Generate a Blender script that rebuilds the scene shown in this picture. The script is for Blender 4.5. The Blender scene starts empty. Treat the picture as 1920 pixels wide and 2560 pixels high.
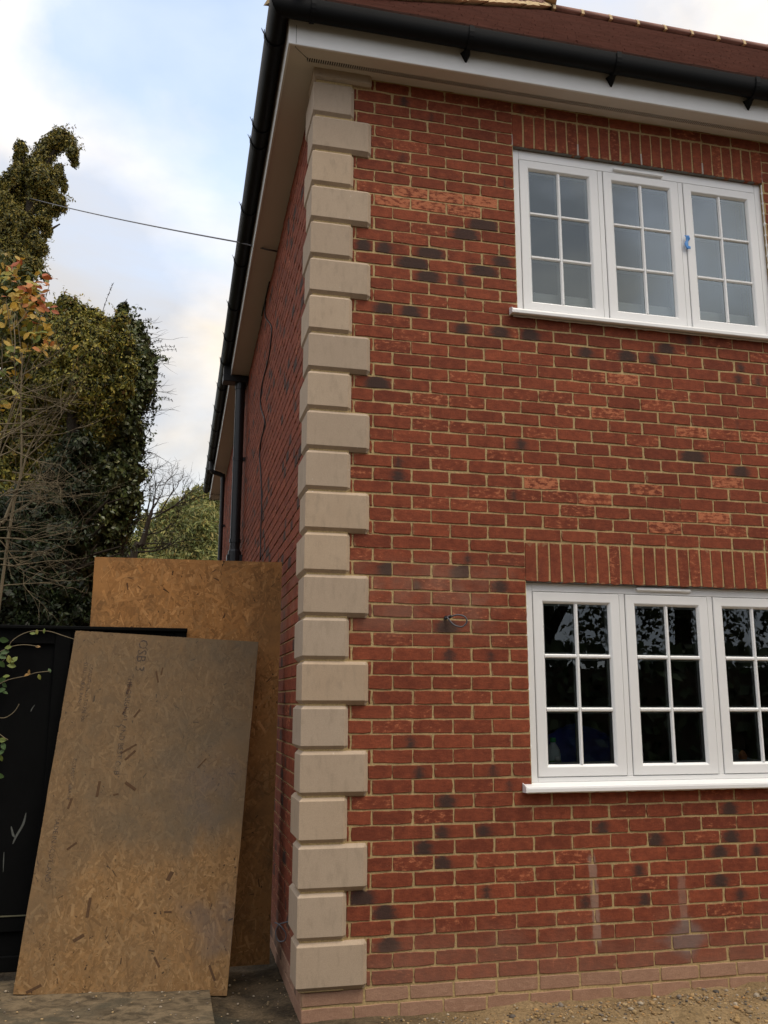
import bpy, math, random
import numpy as np
from mathutils import Matrix, Vector

rnd = random.Random(7)
rng = np.random.default_rng(7)
scene = bpy.context.scene
COL = scene.collection

# ------------------------------------------------------------------ camera
CAM = np.array([-0.7308, -4.7057, 1.3698])
YAW, PITCH, ROLL, FPX = 0.23294, 0.20555, 0.00198, 2272.1
_f = np.array([math.sin(YAW)*math.cos(PITCH), math.cos(YAW)*math.cos(PITCH), math.sin(PITCH)])
_r = np.array([math.cos(YAW), -math.sin(YAW), 0.0])
_u = np.cross(_r, _f)
RT = _r*math.cos(ROLL) + _u*math.sin(ROLL)
UP = _u*math.cos(ROLL) - _r*math.sin(ROLL)
cam_d = bpy.data.cameras.new("camera")
cam = bpy.data.objects.new("camera", cam_d)
COL.objects.link(cam)
cam_d.sensor_fit = 'VERTICAL'
cam_d.sensor_height = 24.0
cam_d.lens = 24.0*FPX/2560.0
cam_d.clip_start = 0.05
cam_d.clip_end = 2000
cam.matrix_world = Matrix(((RT[0], UP[0], -_f[0], CAM[0]), (RT[1], UP[1], -_f[1], CAM[1]),
                           (RT[2], UP[2], -_f[2], CAM[2]), (0, 0, 0, 1)))
scene.camera = cam

def ray(px, py):
    return _f + (px-960)/FPX*RT - (py-1280)/FPX*UP
def at(px, py, Y):
    """survey helper: point on the plane y = Y"""
    d = ray(px, py)
    return CAM + d*((Y-CAM[1])/d[1])
def at_z(px, py, z):
    d = ray(px, py)
    return CAM + d*((z-CAM[2])/d[2])
def img_size(p):
    return FPX/max(0.1, float(np.dot(np.asarray(p)-CAM, _f)))
def proj(p):
    d = np.asarray(p)-CAM
    z = float(d@_f)
    return 960+FPX*float(d@RT)/z, 1280-FPX*float(d@UP)/z

# ------------------------------------------------------------------ light
SUN_EL, SUN_AZ = math.radians(62), math.radians(150)    # azimuth clockwise from +Y
world = bpy.data.worlds.new("World")
scene.world = world
world.use_nodes = True
wn, wl = world.node_tree.nodes, world.node_tree.links
wn.clear()
def N(nodes, t, **kw):
    n = nodes.new(t)
    for k, v in kw.items():
        setattr(n, k, v)
    return n
def wmath(op, a, b=None, clamp=False):
    n = N(wn, 'ShaderNodeMath', operation=op, use_clamp=clamp)
    for i, v in enumerate((a, b)):
        if v is None: continue
        if isinstance(v, (int, float)): n.inputs[i].default_value = v
        else: wl.new(v, n.inputs[i])
    return n.outputs[0]
sky = N(wn, 'ShaderNodeTexSky', sky_type='NISHITA')
sky.sun_disc = False
sky.sun_elevation = SUN_EL
sky.sun_rotation = SUN_AZ
sky.air_density = 1.0
sky.dust_density = 1.5
tc = N(wn, 'ShaderNodeTexCoord')
mp = N(wn, 'ShaderNodeMapping')
mp.inputs['Scale'].default_value = (1, 1, 1.7)
mp.inputs['Location'].default_value = (3.1, 1.7, 0.4)
wl.new(tc.outputs['Generated'], mp.inputs['Vector'])
nz = N(wn, 'ShaderNodeTexNoise')
nz.inputs['Scale'].default_value = 2.1
nz.inputs['Detail'].default_value = 7
nz.inputs['Roughness'].default_value = 0.52
nz.inputs['Distortion'].default_value = 0.4
wl.new(mp.outputs[0], nz.inputs['Vector'])
nz2 = N(wn, 'ShaderNodeTexNoise')
nz2.inputs['Scale'].default_value = 4.2
nz2.inputs['Detail'].default_value = 8
wl.new(mp.outputs[0], nz2.inputs['Vector'])
def wdot(v):
    n = N(wn, 'ShaderNodeVectorMath', operation='DOT_PRODUCT')
    wl.new(tc.outputs['Generated'], n.inputs[0])
    n.inputs[1].default_value = v
    return n.outputs['Value']
def unit(px, py):
    d = ray(px, py); return tuple(d/np.linalg.norm(d))
gap = wmath('MULTIPLY', wmath('SUBTRACT', wdot(unit(590, 200)), 0.965), 40.0)   # the clear gap in the cloud
gap = wmath('MAXIMUM', gap, 0.0)
cov = wmath('SUBTRACT', wmath('ADD', wmath('MULTIPLY', wmath('SUBTRACT', nz.outputs['Fac'], 0.5), 3.4), 1.0), gap)
cov = wmath('MINIMUM', wmath('MAXIMUM', cov, 0.22), 1.0)
warm = wmath('MULTIPLY', wmath('ADD', wdot((0.50, 0.62, 0.20)), 0.25), 0.8, True)
ccool = N(wn, 'ShaderNodeMixRGB'); ccool.blend_type = 'MIX'
ccool.inputs[1].default_value = (6.2, 6.5, 7.4, 1)
ccool.inputs[2].default_value = (10.3, 10.1, 10.0, 1)
ramp = N(wn, 'ShaderNodeMapRange')
ramp.inputs['From Min'].default_value = 0.40; ramp.inputs['From Max'].default_value = 0.62
wl.new(nz2.outputs['Fac'], ramp.inputs['Value'])
wl.new(ramp.outputs[0], ccool.inputs[0])
cwarm = N(wn, 'ShaderNodeMixRGB'); cwarm.blend_type = 'MULTIPLY'
cwarm.inputs[2].default_value = (1.14, 1.0, 0.78, 1)
wl.new(warm, cwarm.inputs[0]); wl.new(ccool.outputs[0], cwarm.inputs[1])
skyb = N(wn, 'ShaderNodeMixRGB'); skyb.blend_type = 'MULTIPLY'
skyb.inputs[0].default_value = 1.0
skyb.inputs[2].default_value = (4.6, 4.1, 3.5, 1)
wl.new(sky.outputs[0], skyb.inputs[1])
sz = N(wn, 'ShaderNodeSeparateXYZ'); wl.new(tc.outputs['Generated'], sz.inputs[0])
cie = wmath('ADD', wmath('MULTIPLY', wmath('MAXIMUM', sz.outputs['Z'], 0.0), 1.0), 0.56)
cg = N(wn, 'ShaderNodeMixRGB'); cg.blend_type = 'MULTIPLY'; cg.inputs[0].default_value = 1.0
wl.new(cwarm.outputs[0], cg.inputs[1]); wl.new(cie, cg.inputs[2])
cm = N(wn, 'ShaderNodeMixRGB')
wl.new(cov, cm.inputs[0]); wl.new(skyb.outputs[0], cm.inputs[1]); wl.new(cg.outputs[0], cm.inputs[2])
bg = N(wn, 'ShaderNodeBackground')
bg.inputs['Strength'].default_value = 0.1
wl.new(cm.outputs[0], bg.inputs['Color'])
wo = N(wn, 'ShaderNodeOutputWorld')
wl.new(bg.outputs[0], wo.inputs['Surface'])

sun_d = bpy.data.lights.new("sun", 'SUN')
sun_d.energy = 1.5
sun_d.angle = math.radians(28)
sun_d.color = (1.0, 0.90, 0.74)
sun = bpy.data.objects.new("sun", sun_d)
COL.objects.link(sun)
_sd = Vector((math.sin(SUN_AZ)*math.cos(SUN_EL), math.cos(SUN_AZ)*math.cos(SUN_EL), math.sin(SUN_EL)))
sun.rotation_euler = _sd.to_track_quat('Z', 'Y').to_euler()
sun.location = (4, -8, 12)

vs = scene.view_settings
vs.view_transform = 'Standard'
vs.look = 'None'
vs.exposure = 0.2
vs.gamma = 1.0
vs.use_curve_mapping = False
scene.cycles.max_bounces = 8
scene.cycles.transparent_max_bounces = 12

# ------------------------------------------------------------------ helpers
class MB:
    """collects verts / faces with optional per-vertex colour and vector attributes"""
    def __init__(s):
        s.v = []; s.f = []; s.c = []; s.l = []
    def add(s, verts, faces, col=None, loc=None):
        o = len(s.v)
        s.v += [tuple(map(float, p)) for p in verts]
        s.f += [tuple(i+o for i in f) for f in faces]
        if col is not None: s.c += [col]*len(verts)
        if loc is not None: s.l += loc
        return o
    def box(s, x0, y0, z0, x1, y1, z1, col=None):
        s.add([(x0,y0,z0),(x1,y0,z0),(x1,y1,z0),(x0,y1,z0),(x0,y0,z1),(x1,y0,z1),(x1,y1,z1),(x0,y1,z1)],
              [(0,3,2,1),(4,5,6,7),(0,1,5,4),(1,2,6,5),(2,3,7,6),(3,0,4,7)], col)
    def bbox(s, x0, y0, z0, x1, y1, z1, b=0.003, col=None):
        """box whose front (y0) edges are bevelled"""
        s.add([(x0+b,y0,z0+b),(x1-b,y0,z0+b),(x1-b,y0,z1-b),(x0+b,y0,z1-b),
               (x0,y0+b,z0),(x1,y0+b,z0),(x1,y0+b,z1),(x0,y0+b,z1),
               (x0,y1,z0),(x1,y1,z0),(x1,y1,z1),(x0,y1,z1)],
              [(0,1,2,3),(0,4,5,1),(1,5,6,2),(2,6,7,3),(3,7,4,0),
               (4,8,9,5),(5,9,10,6),(6,10,11,7),(7,11,8,4),(11,10,9,8)], col)
    def tube(s, pts, r, n=6, col=None, cap=True):
        pts = [np.asarray(p, float) for p in pts]
        rr = r if isinstance(r, (list, tuple)) else [r]*len(pts)
        vs_, fs = [], []
        a = None
        for i, p in enumerate(pts):
            t = pts[min(i+1, len(pts)-1)]-pts[max(i-1, 0)]
            t = t/(np.linalg.norm(t)+1e-9)
            if a is None:
                a = np.cross(t, (0, 0, 1.0)) if abs(t[2]) < .9 else np.cross(t, (1.0, 0, 0))
            a = a - t*np.dot(a, t); a /= np.linalg.norm(a)+1e-9
            b = np.cross(t, a)
            for k in range(n):
                w = 2*math.pi*k/n
                vs_.append(p + rr[i]*(math.cos(w)*a + math.sin(w)*b))
        for i in range(len(pts)-1):
            for k in range(n):
                k2 = (k+1) % n
                fs.append((i*n+k, i*n+k2, (i+1)*n+k2, (i+1)*n+k))
        if cap:
            fs.append(tuple(range(n-1, -1, -1))); fs.append(tuple((len(pts)-1)*n+k for k in range(n)))
        s.add(vs_, fs, col)
    def sweep(s, prof, path, close=True, col=None):
        """prof: function(i) -> list of points for station i"""
        m = None; fs = []; vv = []
        for i in range(path):
            ring = prof(i); m = len(ring); vv += ring
        for i in range(path-1):
            for k in range(m if close else m-1):
                k2 = (k+1) % m
                fs.append((i*m+k, i*m+k2, (i+1)*m+k2, (i+1)*m+k))
        if close:
            fs.append(tuple(range(m-1, -1, -1))); fs.append(tuple((path-1)*m+k for k in range(m)))
        s.add(vv, fs, col)
    def mesh(s, name, smooth=False):
        me = bpy.data.meshes.new(name)
        me.from_pydata(s.v, [], s.f)
        if s.c:
            a = me.color_attributes.new('bk', 'FLOAT_COLOR', 'POINT')
            a.data.foreach_set('color', np.array([tuple(c) if len(c) == 4 else (*c, 1) for c in s.c], np.float32).ravel())
        if s.l:
            a = me.attributes.new('loc', 'FLOAT_VECTOR', 'POINT')
            a.data.foreach_set('vector', np.array(s.l, np.float32).ravel())
        if smooth:
            me.polygons.foreach_set('use_smooth', [True]*len(me.polygons))
        me.update()
        return me
    def obj(s, name, mat, parent=None, smooth=False, **props):
        return mkobj(name, s.mesh(name, smooth), mat, parent, **props)

def mkobj(name, me, mat, parent=None, **props):
    o = bpy.data.objects.new(name, me)
    COL.objects.link(o)
    if mat is not None and len(me.materials) == 0: me.materials.append(mat)
    if parent is not None:
        o.parent = parent
        o.matrix_parent_inverse = parent.matrix_world.inverted() if parent.matrix_world else Matrix()
    for k, v in props.items(): o[k] = v
    return o

def thing(name, label, cat, loc=(0, 0, 0), group=None):
    o = bpy.data.objects.new(name, None)
    o.empty_display_size = .2
    COL.objects.link(o)
    o.matrix_world = Matrix.Translation(loc)
    tag(o, label, cat, group)
    return o
def tag(o, label, cat, group=None):
    o['label'] = label; o['category'] = cat
    if group: o['group'] = group
    return o

# ---- material helper
class Mat:
    def __init__(s, name, rough=.6, spec=.4):
        s.m = bpy.data.materials.new(name); s.m.use_nodes = True
        s.n = s.m.node_tree.nodes; s.k = s.m.node_tree.links
        s.n.clear()
        s.out = s.n.new('ShaderNodeOutputMaterial')
        s.b = s.n.new('ShaderNodeBsdfPrincipled')
        s.b.inputs['Roughness'].default_value = rough
        s.b.inputs['Specular IOR Level'].default_value = spec
        s.k.new(s.b.outputs[0], s.out.inputs[0])
        s.pos = s.n.new('ShaderNodeNewGeometry').outputs['Position']
        s._oi = None
    def _in(s, sock, v):
        if isinstance(v, (int, float)): sock.default_value = v
        elif isinstance(v, (tuple, list)):
            sock.default_value = (*v, 1) if len(v) == 3 and sock.type == 'RGBA' else v
        else: s.k.new(v, sock)
    def math(s, op, a, b=0.0, c=None, clamp=False):
        n = s.n.new('ShaderNodeMath'); n.operation = op; n.use_clamp = clamp
        s._in(n.inputs[0], a); s._in(n.inputs[1], b)
        if c is not None: s._in(n.inputs[2], c)
        return n.outputs[0]
    def mix(s, f, a, b, mode='MIX'):
        n = s.n.new('ShaderNodeMixRGB'); n.blend_type = mode
        s._in(n.inputs[0], f); s._in(n.inputs[1], a); s._in(n.inputs[2], b)
        return n.outputs[0]
    def noise(s, scale, detail=4, rough=.55, vec=None, stretch=None, dist=0.0, loc=None):
        v = vec or s.pos
        if stretch or loc:
            m = s.n.new('ShaderNodeMapping')
            if stretch: m.inputs['Scale'].default_value = stretch
            if loc: m.inputs['Location'].default_value = loc
            s.k.new(v, m.inputs['Vector']); v = m.outputs[0]
        n = s.n.new('ShaderNodeTexNoise')
        n.inputs['Scale'].default_value = scale; n.inputs['Detail'].default_value = detail
        n.inputs['Roughness'].default_value = rough; n.inputs['Distortion'].default_value = dist
        s.k.new(v, n.inputs['Vector'])
        return n.outputs['Fac']
    def step(s, v, a, b, lo=0.0, hi=1.0):
        n = s.n.new('ShaderNodeMapRange'); n.interpolation_type = 'SMOOTHSTEP'
        s._in(n.inputs['Value'], v)
        n.inputs['From Min'].default_value = a; n.inputs['From Max'].default_value = b
        n.inputs['To Min'].default_value = lo; n.inputs['To Max'].default_value = hi
        return n.outputs[0]
    def attr(s, name):
        n = s.n.new('ShaderNodeAttribute'); n.attribute_name = name
        return n
    def sep(s, v):
        n = s.n.new('ShaderNodeSeparateXYZ'); s.k.new(v, n.inputs[0]); return n.outputs
    def rand(s):
        if s._oi is None: s._oi = s.n.new('ShaderNodeObjectInfo')
        return s._oi.outputs['Random']
    def objco(s):
        n = s.n.new('ShaderNodeTexCoord'); return n.outputs['Object']
    def color(s, c): s._in(s.b.inputs['Base Color'], c)
    def rough(s, c): s._in(s.b.inputs['Roughness'], c)
    def bump(s, h, strength=.3, dist=.003):
        n = s.n.new('ShaderNodeBump'); n.inputs['Strength'].default_value = strength
        n.inputs['Distance'].default_value = dist
        s.k.new(h, n.inputs['Height']); s.k.new(n.outputs[0], s.b.inputs['Normal'])

# ------------------------------------------------------------------ materials
def brick_mat(name, dark, mid, orange, plinth=False):
    m = Mat(name, .88, .25)
    a = m.attr('bk'); sp = m.n.new('ShaderNodeSeparateColor'); m.k.new(a.outputs['Color'], sp.inputs[0])
    tone, burn, pale = sp.outputs[0], sp.outputs[1], sp.outputs[2]
    u0 = a.outputs['Alpha']
    loc = m.attr('loc').outputs['Vector']
    lu, lv, ls = m.sep(loc)
    nA = m.noise(16, 5, .6); nB = m.noise(150, 3, .6); nC = m.noise(42, 4, .65, stretch=(.6, .6, 1.3))
    f = m.math('ADD', m.math('MULTIPLY_ADD', tone, .5, .06), m.math('MULTIPLY', m.math('SUBTRACT', nA, .5), 1.5))
    f = m.math('ADD', f, m.math('MULTIPLY', m.math('SUBTRACT', nC, .5), 1.1), clamp=True)
    col = m.mix(f, dark, mid)
    # sandy orange patches
    pm = m.step(m.math('ADD', nC, m.math('MULTIPLY', m.math('SUBTRACT', pale, .6), .32)), .48, .66)
    pm = m.math('MULTIPLY', pm, m.step(pale, .02, .25))
    col = m.mix(m.math('MULTIPLY', pm, .76), col, orange)
    # small light salt specks
    sk = m.step(m.noise(95, 2, .5, stretch=(1, 1, .55)), .70, .78)
    col = m.mix(m.math('MULTIPLY', sk, .35), col, (.42, .22, .15))
    # burnt smudges
    du = m.math('ABSOLUTE', m.math('SUBTRACT', lu, m.math('SUBTRACT', m.math('MULTIPLY', u0, 2.0), 1.0)))
    bd = m.math('SUBTRACT', m.math('ADD', m.math('MULTIPLY', burn, 1.15), m.math('MULTIPLY', m.math('SUBTRACT', nC, .5), .9)), du)
    bd = m.math('SUBTRACT', bd, m.math('MULTIPLY', m.math('MAXIMUM', m.math('SUBTRACT', lv, .25), 0.0), .35))
    bm = m.math('MULTIPLY', m.step(bd, -.05, .55), m.step(burn, .02, .2))
    col = m.mix(m.math('MULTIPLY', bm, .88), col, (.036, .028, .024))
    # fine grain
    col = m.mix(.35, col, m.mix(m.step(nB, .3, .7), (.55, .55, .55), (1.35, 1.35, 1.35)), 'MULTIPLY')
    # mortar smeared over the arrises
    eu = m.math('MAXIMUM', m.math('ABSOLUTE', lv), m.math('MULTIPLY', m.math('ABSOLUTE', lu), .97))
    em = m.step(m.math('ADD', eu, m.math('MULTIPLY', m.math('SUBTRACT', m.noise(28, 4, .65), .5), 1.1)), .93, 1.12)
    col = m.mix(m.math('MULTIPLY', em, .42), col, (.40, .28, .15))
    # building dust: low courses and a patch beside the lower window
    px, py, pz = m.sep(m.pos)
    dn = m.noise(3.2, 5, .6)
    d1 = m.math('MULTIPLY', m.step(m.math('SUBTRACT', m.math('MULTIPLY', dn, .55), pz), -.08, .32), .34)
    d2 = m.math('MULTIPLY', m.math('MULTIPLY', m.step(pz, 1.62, 1.86), m.step(pz, 2.2, 2.0)), m.step(dn, .38, .62))
    d2 = m.math('MULTIPLY', d2, m.math('MULTIPLY', m.step(px, 1.5, 1.1), .36))
    col = m.mix(m.math('ADD', d1, d2, clamp=True), col, (.27, .17, .12))
    # cement runs
    for sx, z0, z1, w, am in ((1.54, .16, .56, .030, .45), (2.055, .22, .44, .030, .28)):
        sm = m.math('SUBTRACT', 1.0, m.math('DIVIDE', m.math('ABSOLUTE', m.math('SUBTRACT', m.math('ADD', px, m.math('MULTIPLY', pz, .03)), sx)), w))
        sm = m.step(m.math('ADD', sm, m.math('MULTIPLY', m.math('SUBTRACT', m.noise(25, 3, .6, stretch=(3, 1, .6)), .5), 1.4)), .05, .5)
        sm = m.math('MULTIPLY', sm, m.math('MULTIPLY', m.step(pz, z0-.06, z0), m.step(pz, z1+.03, z1-.01)))
        col = m.mix(m.math('MULTIPLY', sm, am), col, (.34, .28, .22))
    gx = m.math('ABSOLUTE', m.math('SUBTRACT', px, 2.05)); gz = m.math('ABSOLUTE', m.math('SUBTRACT', pz, .13))
    gm = m.math('SUBTRACT', 1.0, m.math('ADD', m.math('DIVIDE', gx, .24), m.math('DIVIDE', gz, .17)))
    gm = m.step(m.math('ADD', gm, m.math('SUBTRACT', dn, .5)), .1, .6)
    col = m.mix(m.math('MULTIPLY', gm, .5), col, (.16, .17, .16))
    m.color(col)
    m.bump(m.math('ADD', m.math('MULTIPLY', nB, .4), m.math('ADD', nC, m.math('MULTIPLY', nA, .5))), .45, .004)
    return m.m
M_BRICK = brick_mat('red_brick', (.150, .036, .018), (.312, .078, .035), (.52, .185, .088))
M_PLINTH = brick_mat('plinth_brick', (.32, .175, .11), (.48, .285, .185), (.50, .31, .21), True)

m = Mat('mortar', .95, .15)
n1 = m.noise(120, 4, .6); n2 = m.noise(9, 4, .55)
c = m.mix(n2, (.37, .265, .125), (.52, .385, .19))
c = m.mix(.5, c, m.mix(m.step(n1, .3, .7), (.6, .6, .6), (1.3, 1.3, 1.3)), 'MULTIPLY')
m.color(c); m.bump(n1, .6, .004)
M_MORTAR = m.m

m = Mat('cast_stone', .85, .25)
n1 = m.noise(220, 3, .6); n2 = m.noise(5, 5, .6); n3 = m.noise(30, 4, .6, stretch=(1, 1, .35)); n4 = m.noise(70, 2, .5)
c = m.mix(n2, (.375, .278, .188), (.485, .375, .265))
c = m.mix(m.math('MULTIPLY', m.rand(), .5), c, (.36, .30, .24))
r2 = m.math('FRACT', m.math('MULTIPLY', m.rand(), 17.3))
c = m.mix(1.0, c, m.mix(r2, (.92, .91, .91), (1.05, 1.05, 1.05)), 'MULTIPLY')
c = m.mix(m.math('MULTIPLY', m.step(n3, .48, .72), .35), c, (.27, .215, .155))
n5 = m.noise(38, 2, .5, loc=(3, 8, 1))
c = m.mix(m.math('MULTIPLY', m.step(n5, .74, .77), .7), c, (.62, .58, .52))
c = m.mix(m.math('MULTIPLY', m.step(n4, .74, .8), .35), c, (.16, .13, .10))
c = m.mix(.22, c, m.mix(m.step(n1, .3, .7), (.6, .6, .6), (1.3, 1.3, 1.3)), 'MULTIPLY')
m.color(c); m.bump(n1, .25, .002)
M_STONE = m.m

def plain(name, col, rough=.5, spec=.4, var=.12, scale=8, bump=0.0, bscale=60):
    m = Mat(name, rough, spec)
    n = m.noise(scale, 5, .6)
    lo = tuple(x*(1-var) for x in col); hi = tuple(min(1, x*(1+var)) for x in col)
    m.color(m.mix(n, lo, hi))
    if bump: m.bump(m.noise(bscale, 4, .6), bump, .003)
    return m.m
M_UPVC = plain('white_upvc', (.80, .80, .79), .32, .45, .03, 6)
M_FASCIA = plain('white_fascia', (.74, .735, .715), .38, .4, .06, 5)
M_SOFFIT = plain('soffit_board', (.60, .57, .52), .5, .3, .05, 4)
M_GASKET = plain('black_gasket', (.02, .02, .02), .6, .3, .1)
M_SPACER = plain('grey_spacer_bar', (.34, .35, .36), .45, .4, .05)
M_BLACK = plain('black_pvc', (.012, .0125, .014), .38, .45, .25, 20)
M_GUTTER = plain('grey_black_gutter', (.0060, .0064, .0068), .55, .12, .35, 14)
M_CABLE = plain('cable_black', (.015, .015, .015), .5, .4, .1)
M_CABLEG = plain('cable_grey', (.10, .10, .11), .5, .4, .1)
M_SILICONE = plain('white_silicone', (.82, .82, .80), .4, .4, .03)
M_GREY = plain('grey_cement_fillet', (.16, .155, .14), .9, .2, .3, 30, .3)

m = Mat('roof_tile', .9, .2)
n1 = m.noise(70, 3, .6, stretch=(.06, 1, 1)); n2 = m.noise(4, 4, .6)
m.color(m.mix(m.math('ADD', m.math('MULTIPLY', n1, .6), m.math('MULTIPLY', n2, .4)), (.09, .050, .040), (.38, .205, .160)))
m.bump(n1, .4, .004)
M_TILE = m.m
M_RIDGE = plain('ridge_mortar', (.50, .38, .22), .95, .15, .3, 25, .5, 60)

# glass: dark reflection over clear pane
m = Mat('window_glass')
m.n.remove(m.b)
tr = m.n.new('ShaderNodeBsdfTransparent'); tr.inputs[0].default_value = (.80, .84, .83, 1)
gl = m.n.new('ShaderNodeBsdfGlossy'); gl.inputs['Roughness'].default_value = 0.0
gl.inputs['Color'].default_value = (.90, .98, .97, 1)
fr = m.n.new('ShaderNodeFresnel'); fr.inputs['IOR'].default_value = 1.62
mx = m.n.new('ShaderNodeMixShader')
ff = m.math('MULTIPLY', fr.outputs[0], 2.3, clamp=True)
m.k.new(ff, mx.inputs[0]); m.k.new(tr.outputs[0], mx.inputs[1]); m.k.new(gl.outputs[0], mx.inputs[2])
m.k.new(mx.outputs[0], m.out.inputs[0])
M_GLASS = m.m

M_ROOM = plain('darkened_plaster', (.05, .048, .045), .9, .2, .2, 2)  # near-black colour stands in for an unlit room, so reflections dominate
M_DARKROOM = plain('darkened_block_wall', (.035, .034, .032), .95, .1, .2, 2)  # darkness of the unlit room put into this colour too

def leaf_mat(name, rough=.55, spec=.35, trans=.25):
    m = Mat(name, rough, spec)
    a = m.attr('bk')
    n = m.noise(40, 3, .6)
    c = m.mix(.45, a.outputs['Color'], m.mix(n, (.6, .6, .6), (1.4, 1.4, 1.4)), 'MULTIPLY')
    m.color(c)
    t = m.n.new('ShaderNodeBsdfTranslucent'); m.k.new(c, t.inputs[0])
    mx = m.n.new('ShaderNodeMixShader'); mx.inputs[0].default_value = trans
    m.k.new(m.b.outputs[0], mx.inputs[1]); m.k.new(t.outputs[0], mx.inputs[2]); m.k.new(mx.outputs[0], m.out.inputs[0])
    return m.m
M_LEAF = leaf_mat('leaf_matt')
M_IVY = leaf_mat('leaf_glossy', .36, .5, .12)
def bark_mat(name, a, b):
    m = Mat(name, .9, .2)
    n = m.noise(30, 5, .65, stretch=(1, 1, .25))
    m.color(m.mix(n, a, b)); m.bump(n, .6, .006)
    return m.m
M_BARK = bark_mat('dark_bark', (.020, .016, .011), (.055, .042, .03))
M_TWIG = bark_mat('pale_twig', (.08, .065, .038), (.25, .20, .125))

# ------------------------------------------------------------------ ground
GZ = -0.135
def bumps(x, y):
    return (math.sin(x*3.1+1.3)*math.cos(y*2.7+.4)*.5 + math.sin(x*7.7+y*5.1)*.3 + math.sin(x*17.3-y*13.9+2)*.2)
def ground_h(x, y):
    h = GZ + .010*bumps(x, y)
    # spoil heaped against the house
    if x > .45 and y < .4:
        t = min(1, max(0, (x-.45)/.9))
        d = math.exp(-((y+.36)/.21)**2)
        h += .058*t*d*(1+.45*math.sin(x*4.3+.7)+.25*math.sin(x*11.1))
        h += t*math.exp(-((y+.06)/.2)**2)*(.006+.016*math.sin(x*5.7+1)+.010*math.sin(x*13.1)+.007*math.sin(x*29+y*20))
    # dip in the passage beside the wall
    if x < .1: h -= .035*math.exp(-((x+.22)/.20)**2)
    far = max(0, math.hypot(x, y-2)-14)
    return h - min(.0, far)
def axis(lo, hi, f0, f1, n, far):
    fine = list(np.linspace(f0, f1, n))
    out = [lo*k for k in (1, .5, .25, .12, .06, .03)] if lo < 0 else []
    a = [-far, -far*.4, -far*.15, -30, -15, -8]
    b = [8, 15, 30, far*.15, far*.4, far]
    return [v for v in a if v < f0-1] + fine + [v for v in b if v > f1+1]
gx = axis(-1, 1, -3.2, 3.6, 150, 300); gy = axis(-1, 1, -2.2, 2.6, 110, 300)
g = MB()
vv = [(x, y, ground_h(x, y)+(rnd.uniform(-.004, .004) if abs(x) < 4 and abs(y) < 3 else 0)) for y in gy for x in gx]
nx = len(gx)
ff_ = [(j*nx+i, j*nx+i+1, (j+1)*nx+i+1, (j+1)*nx+i) for j in range(len(gy)-1) for i in range(nx-1)]
g.add(vv, ff_)
m = Mat('soil', .95, .15)
n1 = m.noise(5, 6, .6); n2 = m.noise(60, 5, .65); n3 = m.noise(1.3, 4, .5)
px, py, pz = m.sep(m.pos)
c = m.mix(m.step(n1, .35, .65), (.055, .042, .026), (.15, .11, .065))
sandy = m.math('MULTIPLY', m.math('MULTIPLY', m.step(px, .2, 1.0), m.step(py, 1.2, .2)), m.step(py, -1.9, -1.1))
c = m.mix(m.math('MULTIPLY', sandy, .7), c, m.mix(n1, (.24, .16, .075), (.40, .28, .145)))
c = m.mix(m.math('MULTIPLY', m.step(n3, .52, .62), m.step(px, .3, -.3)), c, (.045, .042, .03))
c = m.mix(.6, c, m.mix(m.step(n2, .3, .7), (.5, .5, .5), (1.4, 1.4, 1.4)), 'MULTIPLY')
m.color(c); m.bump(m.math('ADD', n2, n1), .9, .015)
M_SOIL = m.m
g.obj('ground', M_SOIL, None, True, kind='structure')

# concrete path under the boards
m = Mat('old_concrete', .9, .2)
n1 = m.noise(9, 8, .7, stretch=(1, 1.3, 1), dist=.6); n2 = m.noise(70, 4, .65); n3 = m.noise(3.1, 6, .65, dist=.4)
c = m.mix(m.step(n1, .32, .66), (.055, .042, .026), (.20, .15, .09))
c = m.mix(m.step(n3, .50, .66), c, (.08, .068, .045))
c = m.mix(.4, c, m.mix(n2, (.5, .5, .5), (1.5, 1.5, 1.5)), 'MULTIPLY')
m.color(c); m.bump(m.math('ADD', n1, n2), .6, .008)
p = MB()
xs_ = np.linspace(-2.6, -.42, 40); ys_ = np.linspace(-1.2, .98, 40)
pv = [(x, y, GZ+.014+.006*bumps(x*1.3, y*1.7)+rnd.uniform(-.0015, .0015)) for y in ys_ for x in xs_]
p.add(pv, [(j*40+i, j*40+i+1, (j+1)*40+i+1, (j+1)*40+i) for j in range(39) for i in range(39)])
p.add([(-2.6, -1.2, GZ-.1), (-.42, -1.2, GZ-.1), (-.42, .98, GZ-.1), (-2.6, .98, GZ-.1),
       (-2.6, -1.2, GZ+.012), (-.42, -1.2, GZ+.012), (-.42, .98, GZ+.012), (-2.6, .98, GZ+.012)],
      [(0, 1, 5, 4), (1, 2, 6, 5), (2, 3, 7, 6), (3, 0, 4, 7)])
p.obj('path', m.m, None, True, kind='structure')

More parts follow.
